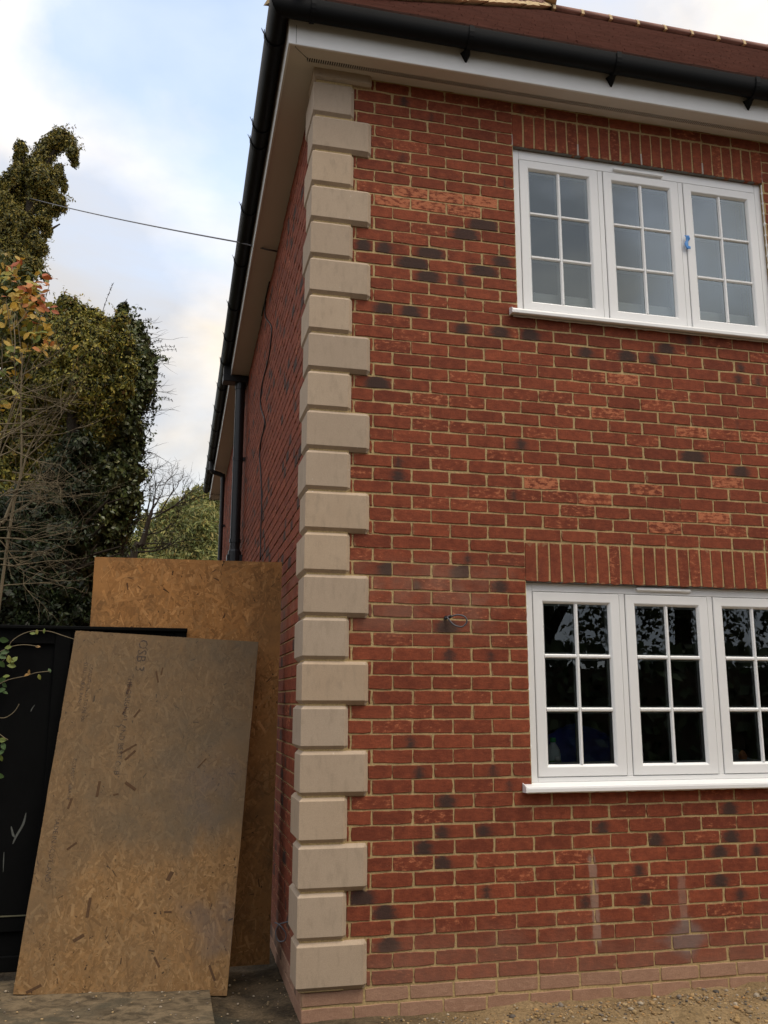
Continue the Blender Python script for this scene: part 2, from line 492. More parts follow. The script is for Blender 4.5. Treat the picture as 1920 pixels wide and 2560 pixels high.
# pebbles and clods
def pebble(mb, c, r, col):
    ico = [(0,0,1),(.89,0,.45),(.28,.85,.45),(-.72,.53,.45),(-.72,-.53,.45),(.28,-.85,.45),
           (.72,.53,-.45),(-.28,.85,-.45),(-.89,0,-.45),(-.28,-.85,-.45),(.72,-.53,-.45),(0,0,-1)]
    fs = [(0,1,2),(0,2,3),(0,3,4),(0,4,5),(0,5,1),(1,6,2),(2,7,3),(3,8,4),(4,9,5),(5,10,1),
          (6,7,2),(7,8,3),(8,9,4),(9,10,5),(10,6,1),(11,7,6),(11,8,7),(11,9,8),(11,10,9),(11,6,10)]
    sx, sy, sz = r*rnd.uniform(.8, 1.3), r*rnd.uniform(.7, 1.1), r*rnd.uniform(.5, .85)
    a = rnd.uniform(0, 6.3)
    out = []
    for x, y, z in ico:
        k = rnd.uniform(.78, 1.15)
        x, y, z = x*sx*k, y*sy*k, z*sz*k
        out.append((c[0]+x*math.cos(a)-y*math.sin(a), c[1]+x*math.sin(a)+y*math.cos(a), c[2]+z))
    mb.add(out, fs, col)
pal = [(.34,.225,.105),(.28,.185,.085),(.40,.28,.14),(.22,.16,.09),(.36,.30,.22),(.20,.165,.13),(.40,.23,.09),(.10,.085,.07),(.30,.20,.09),(.26,.17,.08)]
gr = MB()
for i in range(5200):
    x = rnd.uniform(.35, 3.4); y = rnd.gauss(-.34, .16) if i < 3900 else rnd.uniform(-1.2, -.02)
    if y > -.03: continue
    big = rnd.random()
    r = .0025+.007*rnd.random()**2.2 + (.014*rnd.random() if big > .965 else 0)
    if x < .8 and r > .012: r *= .6
    k = rnd.uniform(.8, 1.15)
    pebble(gr, (x, y, ground_h(x, y)+r*.25), r, tuple(v*k for v in rnd.choice(pal)))
for i in range(260):
    x = rnd.uniform(-1.5, .1); y = rnd.uniform(-.3, 1.0)
    pebble(gr, (x, y, ground_h(x, y)+.010 if x > -.42 else GZ+.018), .003+.006*rnd.random()**2, rnd.choice(pal[2:6]))
m = Mat('pebble', .85, .25)
a = m.attr('bk'); n = m.noise(90, 4, .6)
m.color(m.mix(.5, a.outputs['Color'], m.mix(n, (.5, .5, .5), (1.4, 1.4, 1.4)), 'MULTIPLY')); m.bump(n, .4, .003)
gr.obj('gravel', m.m, None, True, kind='stuff')

# ------------------------------------------------------------------ house
HX = .9741                       # horizontal brick gauge against the 225 mm standard
PX, PZ = .225*HX, .075
JN = .0085
X0 = -.020                       # outside face of the gable wall at the corner
def xs(y): return X0 + .0113*y   # the side wall runs back very slightly out of square
XR, YB = 5.6, 12.0
WX0, WX1 = 1.2275*HX, 3.0275*HX
ZL0, ZL1, ZU0, ZU1 = .90, 2.025, 3.60, 4.725
ZS = 5.030                       # underside of soffit
house = thing('brick_house', 'new red brick house with pale stone quoins, white windows and black gutters', 'house', (2, 4, GZ))

# wall core (mortar)
w = MB()
MY = .0042
def slab(x0, x1, z0, z1): w.box(x0, MY, z0, x1, .30, z1)
XL = X0+.0075
slab(XL, WX0+.002, -.40, 5.2)
slab(WX1-.002, XR, -.40, 5.2)
slab(WX0+.002, WX1-.002, -.40, ZL0+.02)
slab(WX0+.002, WX1-.002, ZL1+.006, ZU0+.02)
slab(WX0+.002, WX1-.002, ZU1+.006, 5.2)
w.add([(xs(.3)+.0065, .3, -.4), (xs(YB)+.0065, YB, -.4), (xs(YB)+.0065, YB, 5.2), (xs(.3)+.0065, .3, 5.2),
       (.3, .3, -.4), (.3, YB, -.4), (.3, YB, 5.2), (.3, .3, 5.2)],
      [(0,1,2,3)[::-1], (4,5,6,7), (1,5,6,2), (3,2,6,7), (0,4,5,1)])
w.box(.3, YB-.3, -.4, XR, YB, 5.2)
w.box(XR-.3, .3, -.4, XR, YB-.3, 5.2)
w.obj('wall', M_MORTAR, house)
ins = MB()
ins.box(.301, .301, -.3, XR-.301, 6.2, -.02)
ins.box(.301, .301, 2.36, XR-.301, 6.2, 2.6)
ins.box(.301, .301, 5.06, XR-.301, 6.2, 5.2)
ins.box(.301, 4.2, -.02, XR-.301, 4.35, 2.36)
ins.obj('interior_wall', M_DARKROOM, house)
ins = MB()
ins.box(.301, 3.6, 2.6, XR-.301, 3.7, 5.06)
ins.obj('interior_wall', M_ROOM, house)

# --- bricks
BURN = [(1045,487,1),(1005,508,.9),(930,550,.9),(893,570,1),(925,602,.8),(1045,587,.9),(1085,567,.7),(785,530,.8),(830,525,.6),
 (830,668,.7),(887,675,.7),(1000,712,.6),(1080,718,.7),(1145,725,.7),(1265,760,.6),(1355,772,.7),(1410,776,.5),(1440,752,.7),
 (1600,792,.4),(815,830,.8),(1125,968,.5),(1497,988,.9),(1600,1022,.7),(860,1030,.5),(1110,1070,.3),(840,1228,.7),(935,1238,.7),
 (1000,1238,.8),(1080,1272,.6),(900,1268,.4),(965,1355,.7),(970,1412,.45),(965,1730,.6),(1575,1747,.6),(955,1790,.5),(1045,1795,.5),
 (1300,1787,.5),(1415,1812,.6),(1580,1807,.6),(915,1830,.6),(955,1868,.6),(1555,1838,.6),(1555,1900,.6),(1600,1935,.45),(1380,1875,.45),
 (1265,1945,.4),(1395,1955,.5),(780,1937,.8),(830,1970,.7),(840,2040,.7),(870,340,.3),(1200,345,.2),(1640,630,.4),(1090,400,.3),(1300,1265,.3),
 (1120,560,.4),(860,985,.35),(1240,1655,.35),(1065,1660,.35),(1100,1690,.3),(740,1040,.4),(1060,1412,.3)]
PALE = [(855,408,.9),(930,413,1),(980,428,.9),(1045,437,1),(865,440,.9),(930,450,.9),(1005,462,.8),(1330,820,.8),(1345,786,.5),(1490,935,.8),
 (1170,1045,.9),(1570,1045,.9),(1395,1060,.7),(1540,1120,.9),(1450,1142,.8),(1320,1085,.7),(945,860,.6),(815,415,.5),(900,915,.5),(1170,930,.5),
 (1330,905,.7),(1250,1090,.6),(850,875,.5),(1100,1010,.5),(1420,845,.5),(1600,1140,.6),(1250,880,.5),(1010,860,.45),(1180,845,.5),(1030,1100,.45),
 (780,430,.4),(960,990,.4),(1380,960,.5),(1600,940,.6)]
_S = 1920/1659.
BURN = [(*at(a*_S, b*_S, 0)[[0, 2]], s) for a, b, s in BURN]
PALE = [(*at(a*_S, b*_S, 0)[[0, 2]], s) for a, b, s in PALE]
def traits(x0, x1, z0, z1):
    tone = min(1, max(0, rnd.gauss(.5, .24))); burn = 0.; pale = 0.; u0 = .5
    for bx, bz, s in BURN:
        if x0-.005 <= bx <= x1+.005 and z0-.005 <= bz <= z1+.005:
            burn = s; u0 = min(.9, max(.1, (bx-x0)/(x1-x0)))
    for bx, bz, s in PALE:
        if x0-.005 <= bx <= x1+.005 and z0-.005 <= bz <= z1+.005: pale = s
    if not burn and rnd.random() < .04: burn = rnd.uniform(.2, .45); u0 = rnd.uniform(.2, .8)
    if not pale and rnd.random() < .30: pale = rnd.uniform(.1, .55)
    return (tone, burn, pale, u0)
def brick_geo(mb, x0, x1, z0, z1, tr, yd=.06, jit=.0024):
    """irregular brick face: rounded corners, wandering arrises"""
    b = .0022; L = x1-x0; H = z1-z0
    def j(): return rnd.uniform(-jit, jit)
    lo, hi = x0+L*.33, x0+L*.67
    k = rnd.uniform(.0012, .0035)
    P = [(x0+k, z0+k*.6), (lo, z0), (hi, z0), (x1-k, z0+k*.6), (x1, (z0+z1)/2), (x1-k, z1-k*.6), (hi, z1), (lo, z1), (x0+k, z1-k*.6), (x0, (z0+z1)/2)]
    P = [(x+j(), z+j()) for x, z in P]
    cx, cz = (x0+x1)/2, (z0+z1)/2
    yf = rnd.uniform(-.0015, .0015); ti = rnd.uniform(-.001, .001)
    A = []; B = []; D = []
    for x, z in P:
        ax = x + (b if x < cx else -b)*(abs(x-cx) > L*.25); az = z + (b if z < cz else -b)*(abs(z-cz) > H*.2)
        A.append((ax, yf+ti*(x-cx)/L*2, az)); B.append((x, yf+b, z)); D.append((x, yd, z))
    n = len(P); vv = A+B+D
    fs = [tuple(range(n))]
    for i in range(n):
        i2 = (i+1) % n
        fs.append((i, n+i, n+i2, i2)); fs.append((n+i, 2*n+i, 2*n+i2, n+i2))
    sd = rnd.random()
    loc = [((v[0]-cx)/L*2, (v[2]-cz)/H*2, sd) for v in vv]
    mb.add(vv, fs, tr, loc)

XNAR, XWID = .2*HX+.002, .3075*HX+.002
def stone_w(z):
    """front width and side width of the quoin at height z"""
    if z < -.001: return -1, -1
    k = 22 - int((z+.001)//.225)           # 22 = bottom stone
    if k < 0: k = 0
    return (XWID, XNAR) if k % 2 == 0 else (XNAR, XWID)
bricks = []           # (x0,x1,z0,z1,kind)
for r in range(0, 68):
    z0 = r*PZ + JN; z1 = (r+1)*PZ
    zc = (z0+z1)/2
    off = .22 if (r+1) % 2 == 0 else .3325-.225          # A / B courses
    sw, _ = stone_w(zc)
    segs = [(sw+.001, XR)]
    soldier = (ZL1-.001 < zc < ZL1+.225) or (ZU1 < zc < ZU1+.225)
    if ZL0 < zc < ZL1+.225 or ZU0 < zc < ZU1+.225:
        segs = [(sw+.001, WX0), (WX1, XR)]
    for a, b in segs:
        k = math.floor((a/HX-off)/.225)-1
        while True:
            e0 = (off+.225*k)*HX; e1 = e0+PX
            k += 1
            if e0 > b: break
            j0 = e0+JN/2*1.0+rnd.uniform(-.003, .002); j1 = e1-JN/2+rnd.uniform(-.002, .003)
            if j1 < a+.004: continue
            if j0 < a: j0 = a
            if j1 > b: j1 = b
            if abs(b-j1) < .02 and b < XR: j1 = b
            if j1-j0 < .008: continue
            bricks.append((j0, j1, z0-.0 + rnd.uniform(-.0016, .0016), z1+rnd.uniform(-.0016, .0016), 'brick'))
for z0 in (ZL1, ZU1):
    for i in range(24):
        a = WX0+.075*HX*i
        bricks.append((a+JN/2*(i > 0)-.001*(i == 0), a+.075*HX-JN/2*(i < 23)+.001*(i == 23), z0+rnd.uniform(-.001, .001), z0+.225-JN+.005, 'soldier_brick'))
for r, zt in enumerate((-.0, -.075)):
    off = .30 if r == 0 else .245
    e = X0+.004
    nxt = off*HX
    while e < XR:
        j1 = min(nxt, XR)
        bricks.append((e+JN*.5*(e > .05), j1-JN*.5, zt-.065, zt-.002, 'plinth_brick'))
        e = nxt; nxt = e+PX*1.04
rank = []
for i, b in enumerate(bricks):
    c = np.array([(b[0]+b[1])/2, 0, (b[2]+b[3])/2])
    u, v = proj(c)
    s = img_size(c)
    vis = 1 if (-40 < u < 1960 and -40 < v < 2600) else 0
    d = c-CAM
    rank.append((-(vis*(b[1]-b[0])*(b[3]-b[2])*s*s*abs(d[1])/np.linalg.norm(d)), i))
order = {}
big = set()
cnt = 0
for _, i in sorted(rank):
    if bricks[i][4] == 'brick':
        if cnt < 300: big.add(i); cnt += 1
    else:
        u, v = proj(((bricks[i][0]+bricks[i][1])/2, 0, (bricks[i][2]+bricks[i][3])/2))
        if u < 1990 and v < 2640: big.add(i)
rest = MB(); rest_p = MB()
for i, b in enumerate(bricks):
    t = traits(*b[:4])
    if b[4] == 'soldier_brick':
        t = (min(1, t[0]+.15), t[1]*.2, max(t[2], .3 if rnd.random() < .4 else 0), .5)
    mat = M_PLINTH if b[4] == 'plinth_brick' else M_BRICK
    yo = .0
    if i in big:
        mb = MB(); brick_geo(mb, *b[:4], t); mb.obj(b[4], mat, house)
    else:
        brick_geo(rest_p if b[4] == 'plinth_brick' else rest, *b[:4], t)
rest.obj('brickwork', M_BRICK, house, kind='stuff')
if rest_p.v: rest_p.obj('plinth_brickwork', M_PLINTH, house, kind='stuff')

# side wall bricks (seen at a grazing angle)
side = MB(); side_p = MB()
for r in range(-2, 68):
    z0 = r*PZ+JN; z1 = (r+1)*PZ
    _, sw = stone_w((z0+z1)/2)
    y = (sw+.001) if r >= 0 else .004
    off = (.1075 if (r+1) % 2 == 0 else .22)
    nxt = off
    while nxt < y+.02: nxt += .225
    while y < YB:
        y1 = min(nxt, YB)
        a, b = y+JN/2, y1-JN/2
        x = xs(y)+rnd.uniform(-.0015, .0015); bb = .0035
        if b-a > .01:
            t = (min(1, max(0, rnd.gauss(.5, .24))), rnd.uniform(.3, .9) if rnd.random() < .16 else 0, rnd.uniform(.1, .6) if rnd.random() < .2 else 0, rnd.uniform(.2, .8))
            vv = [(x,a+bb,z0+bb),(x,b-bb,z0+bb),(x,b-bb,z1-bb),(x,a+bb,z1-bb),(x+bb,a,z0),(x+bb,b,z0),(x+bb,b,z1),(x+bb,a,z1),
                  (x+.03,a,z0),(x+.03,b,z0),(x+.03,b,z1),(x+.03,a,z1)]
            fs = [(3,2,1,0),(1,5,4,0),(2,6,5,1),(3,7,6,2),(0,4,7,3),(5,9,8,4),(6,10,9,5),(7,11,10,6),(4,8,11,7)]
            sd = rnd.random(); cy = (a+b)/2; cz = (z0+z1)/2
            (side if r >= 0 else side_p).add(vv, fs, t, [((v[1]-cy)/(b-a)*2, (v[2]-cz)/(z1-z0)*2, sd) for v in vv])
        y = nxt; nxt += .225
side.obj('side_brickwork', M_BRICK, house, kind='stuff')
side_p.obj('side_plinth_brickwork', M_PLINTH, house, kind='stuff')

# open perpend weep slots and cut joints in the lower soldier course
for i in (0, 6, 12, 18, 24):
    mb = MB(); x = WX0+.075*HX*i
    mb.box(x-.0045, .0045, ZL1+.002, x+.0035, .02, ZL1+.062)
    mb.obj('weep_slot', M_GASKET, house)
    mb = MB()
    for k in range(9):
        mb.box(x-.005, .002, ZU1+.006+k*.0085, x+.005, .012, ZU1+.0105+k*.0085)
    mb.obj('weep_vent', M_SOFFIT, house)

# --- quoins
def quoin(k):
    if k == 0: z0, z1 = 22*.225+.0015+.012, 5.09
    else: z0 = .225*(22-k)+.0015; z1 = z0+.222
    sw, sd = stone_w(z0+.05)
    c = .023 if k else .014
    xa, ya = X0-.030, -.028
    xe, ye = sw, sd
    def ring(i, z):
        e = c*i
        return [(xa+e, ya+e, z), (xe-c, ya+e, z), (xe-e*.6, ya+c, z), (xe-e*.6, ye-e*.6, z), (xa+c, ye-e*.6, z), (xa+e, ye-c, z)]
    mb = MB()
    rings = [ring(1, z0), ring(0, z0+c), ring(0, z1-c*.75), ring(.75, z1)]
    mb.sweep(lambda i: rings[i], 4)
    o = mb.obj('quoin_stone', M_STONE, house)
    bv = o.modifiers.new('bevel', 'BEVEL'); bv.width = .0011; bv.segments = 1; bv.limit_method = 'ANGLE'; bv.angle_limit = math.radians(25)
for k in range(23): quoin(k)
jb = MB()
jb.box(X0-.012, -.011, .002, XNAR-.012, .1, 5.05)
jb.box(X0-.011, .1, .002, X0+.1, XNAR-.012, 5.05)
jb.obj('quoin_mortar', M_MORTAR, house)

# --- windows
def window(z0, z1, head, upper):
    YF = .030                                     # outer frame face behind the brick face
    zs = z0+.046                                  # top of the sill board
    sb, st = (z0+.072, z1-.05) if not upper else (z0+.060, z1-.065)
    side_f, mul = .045, .034
    xa, xb = WX0+.003, WX1-.003
    sw = (xb-xa-2*side_f-2*mul)/3
    fr_ = MB()
    fr_.bbox(xa, YF, zs, xa+side_f, YF+.07, z1-.001)
    fr_.bbox(xb-side_f, YF, zs, xb, YF+.07, z1-.001)
    fr_.bbox(xa+side_f+.0005, YF+.0004, st, xb-side_f-.0005, YF+.0705, z1-.0015)
    fr_.bbox(xa+side_f+.0005, YF+.0004, zs, xb-side_f-.0005, YF+.0705, sb)
    xm = []
    for i in range(2):
        m0 = xa+side_f+sw*(i+1)+mul*i
        xm.append(m0)
        fr_.bbox(m0, YF+.0008, sb+.0004, m0+mul, YF+.071, st-.0004)
    win = fr_.obj('window', M_UPVC, house)
    gap = .003
    for i in range(3):
        x0 = xa+side_f+(sw+mul)*i; x1 = x0+sw
        # dark gasket line round the sash
        gk = MB()
        for a in ((x0, sb, x0+gap, st), (x1-gap, sb, x1, st), (x0+gap, sb, x1-gap, sb+gap), (x0+gap, st-gap, x1-gap, st)):
            gk.box(a[0], YF+.006, a[1], a[2], YF+.03, a[3])
        gk.obj('gasket', M_GASKET, win)
        a0, a1, c0, c1 = x0+gap, x1-gap, sb+gap, st-gap
        R_, T_ = .066, .062
        ys0 = YF-.004
        s_ = MB()
        # mitred sash with an ovolo step down to the glass
        o_ = [(a0, c0), (a1, c0), (a1, c1), (a0, c1)]
        def inset(dx, dz): return [(a0+dx, c0+dz), (a1-dx, c0+dz), (a1-dx, c1-dz), (a0+dx, c1-dz)]
        prof = [(0, 0, ys0+.035), (0, 0, ys0+.003), (.003, .003, ys0), (R_-.014, T_-.014, ys0+.001), (R_-.010, T_-.010, ys0+.003),
                (R_-.003, T_-.003, ys0+.012), (R_, T_, ys0+.017), (R_, T_, ys0+.045)]
        rows = [[(x, y, z) for (x, z) in inset(dx, dz)] for dx, dz, y in prof]
        vv = sum(rows, []); fs = []
        for p_ in range(len(rows)-1):
            for q in range(4):
                q2 = (q+1) % 4
                fs.append((p_*4+q, p_*4+q2, (p_+1)*4+q2, (p_+1)*4+q)[::-1])
        s_.add(vv, [f[::-1] for f in fs])
        s_.obj('sash', M_UPVC, win)
        # glazing bars: moulded, one upright and two rails
        gx0, gx1, gz0, gz1 = a0+R_, a1-R_, c0+T_, c1-T_
        yg = ys0+.020
        bw = .011
        cx = (gx0+gx1)/2
        def bar(ax, lo, hi, c_):
            mb = MB()
            pr = [(-bw, yg+.006), (-bw, yg-.004), (-bw*.45, yg-.013), (bw*.45, yg-.013), (bw, yg-.004), (bw, yg+.006)]
            if ax == 'z':
                rr = [[(c_+p0, p1, t) for p0, p1 in pr] for t in (lo, hi)]
            else:
                rr = [[(t, p1+.0004, c_-p0) for p0, p1 in pr] for t in (lo, hi)]
            mb.sweep(lambda i_: rr[i_], 2)
            mb.obj('glazing_bar', M_UPVC, win)
        bar('z', gz0-.001, gz1+.001, cx)
        hgt = (gz1-gz0)
        zr = [gz0+hgt*(q+1)/3 for q in range(2)]
        for z in zr:
            bar('x', gx0-.001, cx-bw*.8, z); bar('x', cx+bw*.8, gx1+.001, z)
        # panes with spacer bars behind
        xe = [(gx0, cx-bw+.002), (cx+bw-.002, gx1)]
        ze = [(gz0, zr[0]-bw+.002), (zr[0]+bw-.002, zr[1]-bw+.002), (zr[1]+bw-.002, gz1)]
        for (pa, pb) in xe:
            for (qa, qb) in ze:
                mb = MB()
                tx, tz = rnd.uniform(-.0006, .0006), rnd.uniform(-.0006, .0006)
                mb.add([(pa, yg+tx, qa), (pb, yg-tx, qa), (pb, yg-tx+tz, qb), (pa, yg+tx+tz, qb)], [(0, 1, 2, 3)])
                mb.obj('pane', M_GLASS, win)
        sp_ = MB()
        for (pa, pb) in xe:
            for (qa, qb) in ze:
                t = .011
                for bx in ((pa, qa, pa+t, qb), (pb-t, qa, pb, qb), (pa+t, qa, pb-t, qa+t), (pa+t, qb-t, pb-t, qb)):
                    sp_.box(bx[0], yg+.010, bx[1], bx[2], yg+.022, bx[3])
        sp_.obj('spacer_bar', M_SPACER, win)
        ih = MB()
        for (pa, pb) in ((a0+.02, gx0-.002), (gx1+.002, a1-.02)):
            ih.box(pa, yg+.012, c0+.02, pb, yg+.05, c1-.02)
        for (qa, qb) in ((c0+.02, gz0-.002), (gz1+.002, c1-.02)):
            ih.box(gx0-.002, yg+.0122, qa, gx1+.002, yg+.0502, qb)
        ih.obj('inner_sash', M_UPVC, win)
    # sill with a rounded nose and capped end
    sl = MB()
    sx0, sx1 = xa-.052, xb+.045
    pr = [(.10, z0+.044), (YF-.004, z0+.046), (-.038, z0+.034), (-.047, z0+.029), (-.050, z0+.020), (-.050, z0+.004), (-.046, z0), (-.032, z0), (-.030, z0+.006), (.10, z0+.008)]
    rr = [[(x, y, z) for y, z in pr] for x in (sx0, sx1)]
    sl.sweep(lambda i: rr[i][::-1], 2)
    sl.obj('sill', M_UPVC, win)
    ec = MB()
    rr = [[(x, y-.002, z+.001) for y, z in ((-.002, z0+.047), (-.040, z0+.036), (-.050, z0+.030), (-.052, z0+.018), (-.052, z0+.001), (-.002, z0-.001))] for x in (sx0-.005, sx0-.0005)]
    ec.sweep(lambda i: rr[i][::-1], 2); ec.obj('sill_end_cap', M_UPVC, win)
    # trickle vent
    tv = MB()
    tx0 = xm[0]+mul+sw*.14; tx1 = tx0+.345
    zc = (st+z1)/2+(.004 if not upper else -.012)
    pr = [(YF, zc-.012), (YF-.012, zc-.010), (YF-.017, zc-.004), (YF-.017, zc+.005), (YF-.008, zc+.012), (YF, zc+.012)]
    rr = [[(x, y, z if s_ else zc+(z-zc)*.6) for y, z in pr] for x, s_ in ((tx0, 0), (tx0+.008, 1), (tx1-.008, 1), (tx1, 0))]
    tv.sweep(lambda i: rr[i][::-1], 4); tv.obj('trickle_vent', M_UPVC, win)
    # silicone bead, squeezed out at every bed joint
    sc = MB(); pts = []; rad = []
    z = zs
    while z < z1:
        pts.append((WX0+.002+rnd.uniform(-.001, .001), .012, z)); rad.append(.004 + (.005 if abs((z/PZ) % 1-.05) < .14 else 0)+rnd.uniform(0, .001))
        z += .012
    sc.tube(pts, rad, 5)
    sc.obj('silicone_bead', M_SILICONE, win, True)
    sc = MB(); sc.tube([(2*WX0+1.753-p[0]+.0, p[1], p[2]) for p in pts], rad, 5)
    sc.obj('silicone_bead', M_SILICONE, win, True)
    # mastic under the sill
    us = MB()
    us.tube([(x, -.006+rnd.uniform(-.001, .001), z0-.001+rnd.uniform(-.003, .001)) for x in np.linspace(sx0+.02, sx1-.02, 60)], .005, 5)
    us.obj('sill_sealant', M_FASCIA, win, True)
    # head flashing seen just under the bricks
    hd = MB(); hd.box(WX0+.004, .004, z1-.0012, WX1-.004, .030-.001, z1+.0015)
    hd.obj('head_flashing', M_GREY, win)
    return win
window(ZL0, ZL1, .05, False)
window(ZU0, ZU1, .065, True)

# --- soffit, fascia, gutters
FO = .200                                          # overhang
def sx(y): return xs(y)-FO+.012
sf = MB()
sf.add([(sx(-FO), -FO+.012, ZS), (XR, -FO+.012, ZS), (XR, -.098, ZS), (sx(0)+.108-.0, -.098, ZS)], [(3, 2, 1, 0)])
sf.add([(sx(0)+.108, -.062, ZS+.002), (XR, -.062, ZS+.002), (XR, .01, ZS+.002), (X0+.01, .01, ZS+.002)], [(3, 2, 1, 0)])
sf.obj('soffit_board', M_SOFFIT, house)
sf = MB(); sf.add([(sx(0)+.10, -.102, ZS+.012), (XR, -.102, ZS+.012), (XR, -.058, ZS+.012), (sx(0)+.10, -.058, ZS+.012)], [(3, 2, 1, 0)])  # black sheet stands in for the darkness inside the vent openings
sf.obj('vent_slot_shade', M_GASKET, house)
sf = MB()
sf.add([(sx(-FO), -FO+.012, ZS), (sx(0)+.108, -.092, ZS), (sx(0)+.108, -.066, ZS), (X0+.012, .012, ZS), (xs(YB)+.012, YB, ZS), (sx(YB), YB, ZS)], [(0, 1, 2, 3, 4, 5)])
sf.add([(sx(-FO), -FO+.012, ZS+.01), (sx(0)+.108, -.092, ZS+.01), (sx(0)+.108, -.066, ZS+.01), (X0+.012, .012, ZS+.01), (xs(YB)+.012, YB, ZS+.01), (sx(YB), YB, ZS+.01)], [(5, 4, 3, 2, 1, 0)])
sf.obj('soffit_board', M_SOFFIT, house)
jt = MB()
a = np.array([sx(-FO)+.03, -FO+.012, ZS-.0012]); b = np.array([sx(0)+.106, -.092, ZS-.0012])
jt.tube([a+(0, -.0, 0), a+(0, .018, 0), b], .0016, 4); jt.tube([a+(0, -.0125, 0), a+(0, -.0128, .12)], .0013, 4)
jt.obj('mitre_joint', M_GREY, house)
vt = MB()
x = sx(0)+.115
while x < XR:
    vt.box(x, -.0978, ZS, x+.0055, -.0622, ZS+.006); x += .0135
vt.obj('soffit_vent', M_SOFFIT, house, kind='stuff')
fa = MB()
fa.bbox(sx(-FO)-.012, -FO, ZS-.008, XR, -FO+.012, ZS+.19, .003)
fa.obj('fascia_board', M_FASCIA, house)
fa = MB()
y0, y1 = -FO+.0125, YB+.02
fa.add([(sx(y0)-.012, y0, ZS-.008), (sx(y1)-.012, y1, ZS-.008), (sx(y1)-.012, y1, ZS+.19), (sx(y0)-.012, y0, ZS+.19),
        (sx(y0), y0, ZS-.008), (sx(y1), y1, ZS-.008), (sx(y1), y1, ZS+.19), (sx(y0), y0, ZS+.19)],
       [(3,2,1,0),(4,5,6,7),(0,1,5,4),(1,2,6,5),(0,4,7,3)])
fa.obj('fascia_board', M_FASCIA, house)
fe = MB(); fe.box(sx(YB)-.012, YB+.0205, ZS-.008, xs(YB)+.02, YB+.032, ZS+.19); fe.obj('fascia_board', M_FASCIA, house)

GT = ZS+.205                                       # gutter rim
def gprof(R_=.058, dep=.095, th=.004):
    out = []
    n = 12
    for k in range(n+1):
        w_ = math.pi*k/n
        out.append((R_*(1-math.cos(w_)), -dep*math.sin(w_)**.8))
    inn = [(R_+(p-R_)*(1-th/R_), q*(1-th/dep)+.0) for p, q in out[::-1]]
    return out + inn
GP = gprof()
def gutter_front(x0, x1, mit):
    mb = MB()
    st_ = [x0, x1]
    rr = []
    for i, x in enumerate(st_):
        rr.append([((x-d if (i == 0 and mit) else x), -FO-.006-d, GT+q) for d, q in GP])
    mb.sweep(lambda i: rr[i], 2)
    return mb
def gutter_side(y0, y1, mit):
    mb = MB()
    rr = []
    for i, y in enumerate([y0, y1]):
        rr.append([(sx(y)-.018-d, (y-d if (i == 0 and mit) else y), GT+q) for d, q in GP])
    mb.sweep(lambda i: rr[i][::-1], 2)
    return mb
gut = gutter_front(sx(-FO)-.018, XR, True).obj('gutter', M_GUTTER, house, True)
gut2 = gutter_side(-FO-.006, YB+.05, True).obj('gutter', M_GUTTER, house, True)
for o_ in (gut, gut2):
    es = o_.modifiers.new('edges', 'EDGE_SPLIT'); es.split_angle = math.radians(50)
def clip_prof(k=1.12):
    return [(.058+(d-.058)*k, q*k+.004) for d, q in GP]
CP = clip_prof()
def clip_front(x, wdt, lug):
    mb = MB()
    rr = [[(xx, -FO-.006-max(d, -.004), GT+q) for d, q in CP] for xx in (x-wdt/2, x+wdt/2)]
    mb.sweep(lambda i: rr[i], 2)
    if lug:   # triangular lug of the bracket below the gutter
        z = GT-.085
        mb.add([(x-.035, -FO-.002, z-.005), (x+.03, -FO-.002, z-.005), (x+.005, -FO-.002, z-.062), (x-.005, -FO-.002, z-.062),
                (x-.012, -FO-.060, z-.012), (x+.010, -FO-.060, z-.012), (x+.004, -FO-.012, z-.060), (x-.004, -FO-.012, z-.060)],
               [(0,1,2,3),(0,4,5,1),(1,5,6,2),(2,6,7,3),(3,7,4,0),(4,7,6,5)])
    mb.obj('gutter_bracket', M_GUTTER, gut)
for q in (1180, 1549, 1897):
    clip_front(at(q, 100+.175*(q-1180), -.32)[0], .03, True)
clip_front(sx(-FO)+.11, .025, False)
clip_front(at(1897, 230, -.32)[0]+1.0, .03, True)
def clip_side(y, wdt):
    mb = MB()
    rr = [[(sx(yy)-.018-max(d, -.004), yy, GT+q) for d, q in CP] for yy in (y-wdt/2, y+wdt/2)]
    mb.sweep(lambda i: rr[i][::-1], 2)
    o0 = .058*1.12+.058
    mb.add([(sx(y)-.018-o0, y-.008, GT-.01), (sx(y)-.018-o0, y+.008, GT-.01), (sx(y)-.018-o0-.014, y+.006, GT+.02), (sx(y)-.018-o0-.014, y-.006, GT+.02),
            (sx(y)-.018-o0+.006, y, GT-.02)], [(0,1,2,3), (0,3,2,1), (1,4,2), (0,3,4)])
    mb.obj('gutter_bracket', M_GUTTER, gut2)
for y, wd in ((.0, .03), (.85, .02), (1.05, .035), (1.95, .03), (2.85, .03), (3.8, .04), (4.6, .03), (5.35, .08), (6.2, .03), (7.1, .04), (8.0, .03), (8.9, .03), (9.7, .06), (10.5, .03), (11.3, .04), (12.0, .05)):
    clip_side(y, wd)
ge = MB(); rr = [[(sx(YB)-.018-d, yy, GT+q) for d, q in GP[:13]] for yy in (YB+.05, YB+.056)]
ge.sweep(lambda i: rr[i][::-1], 2); ge.obj('gutter_end_cap', M_GUTTER, gut2)

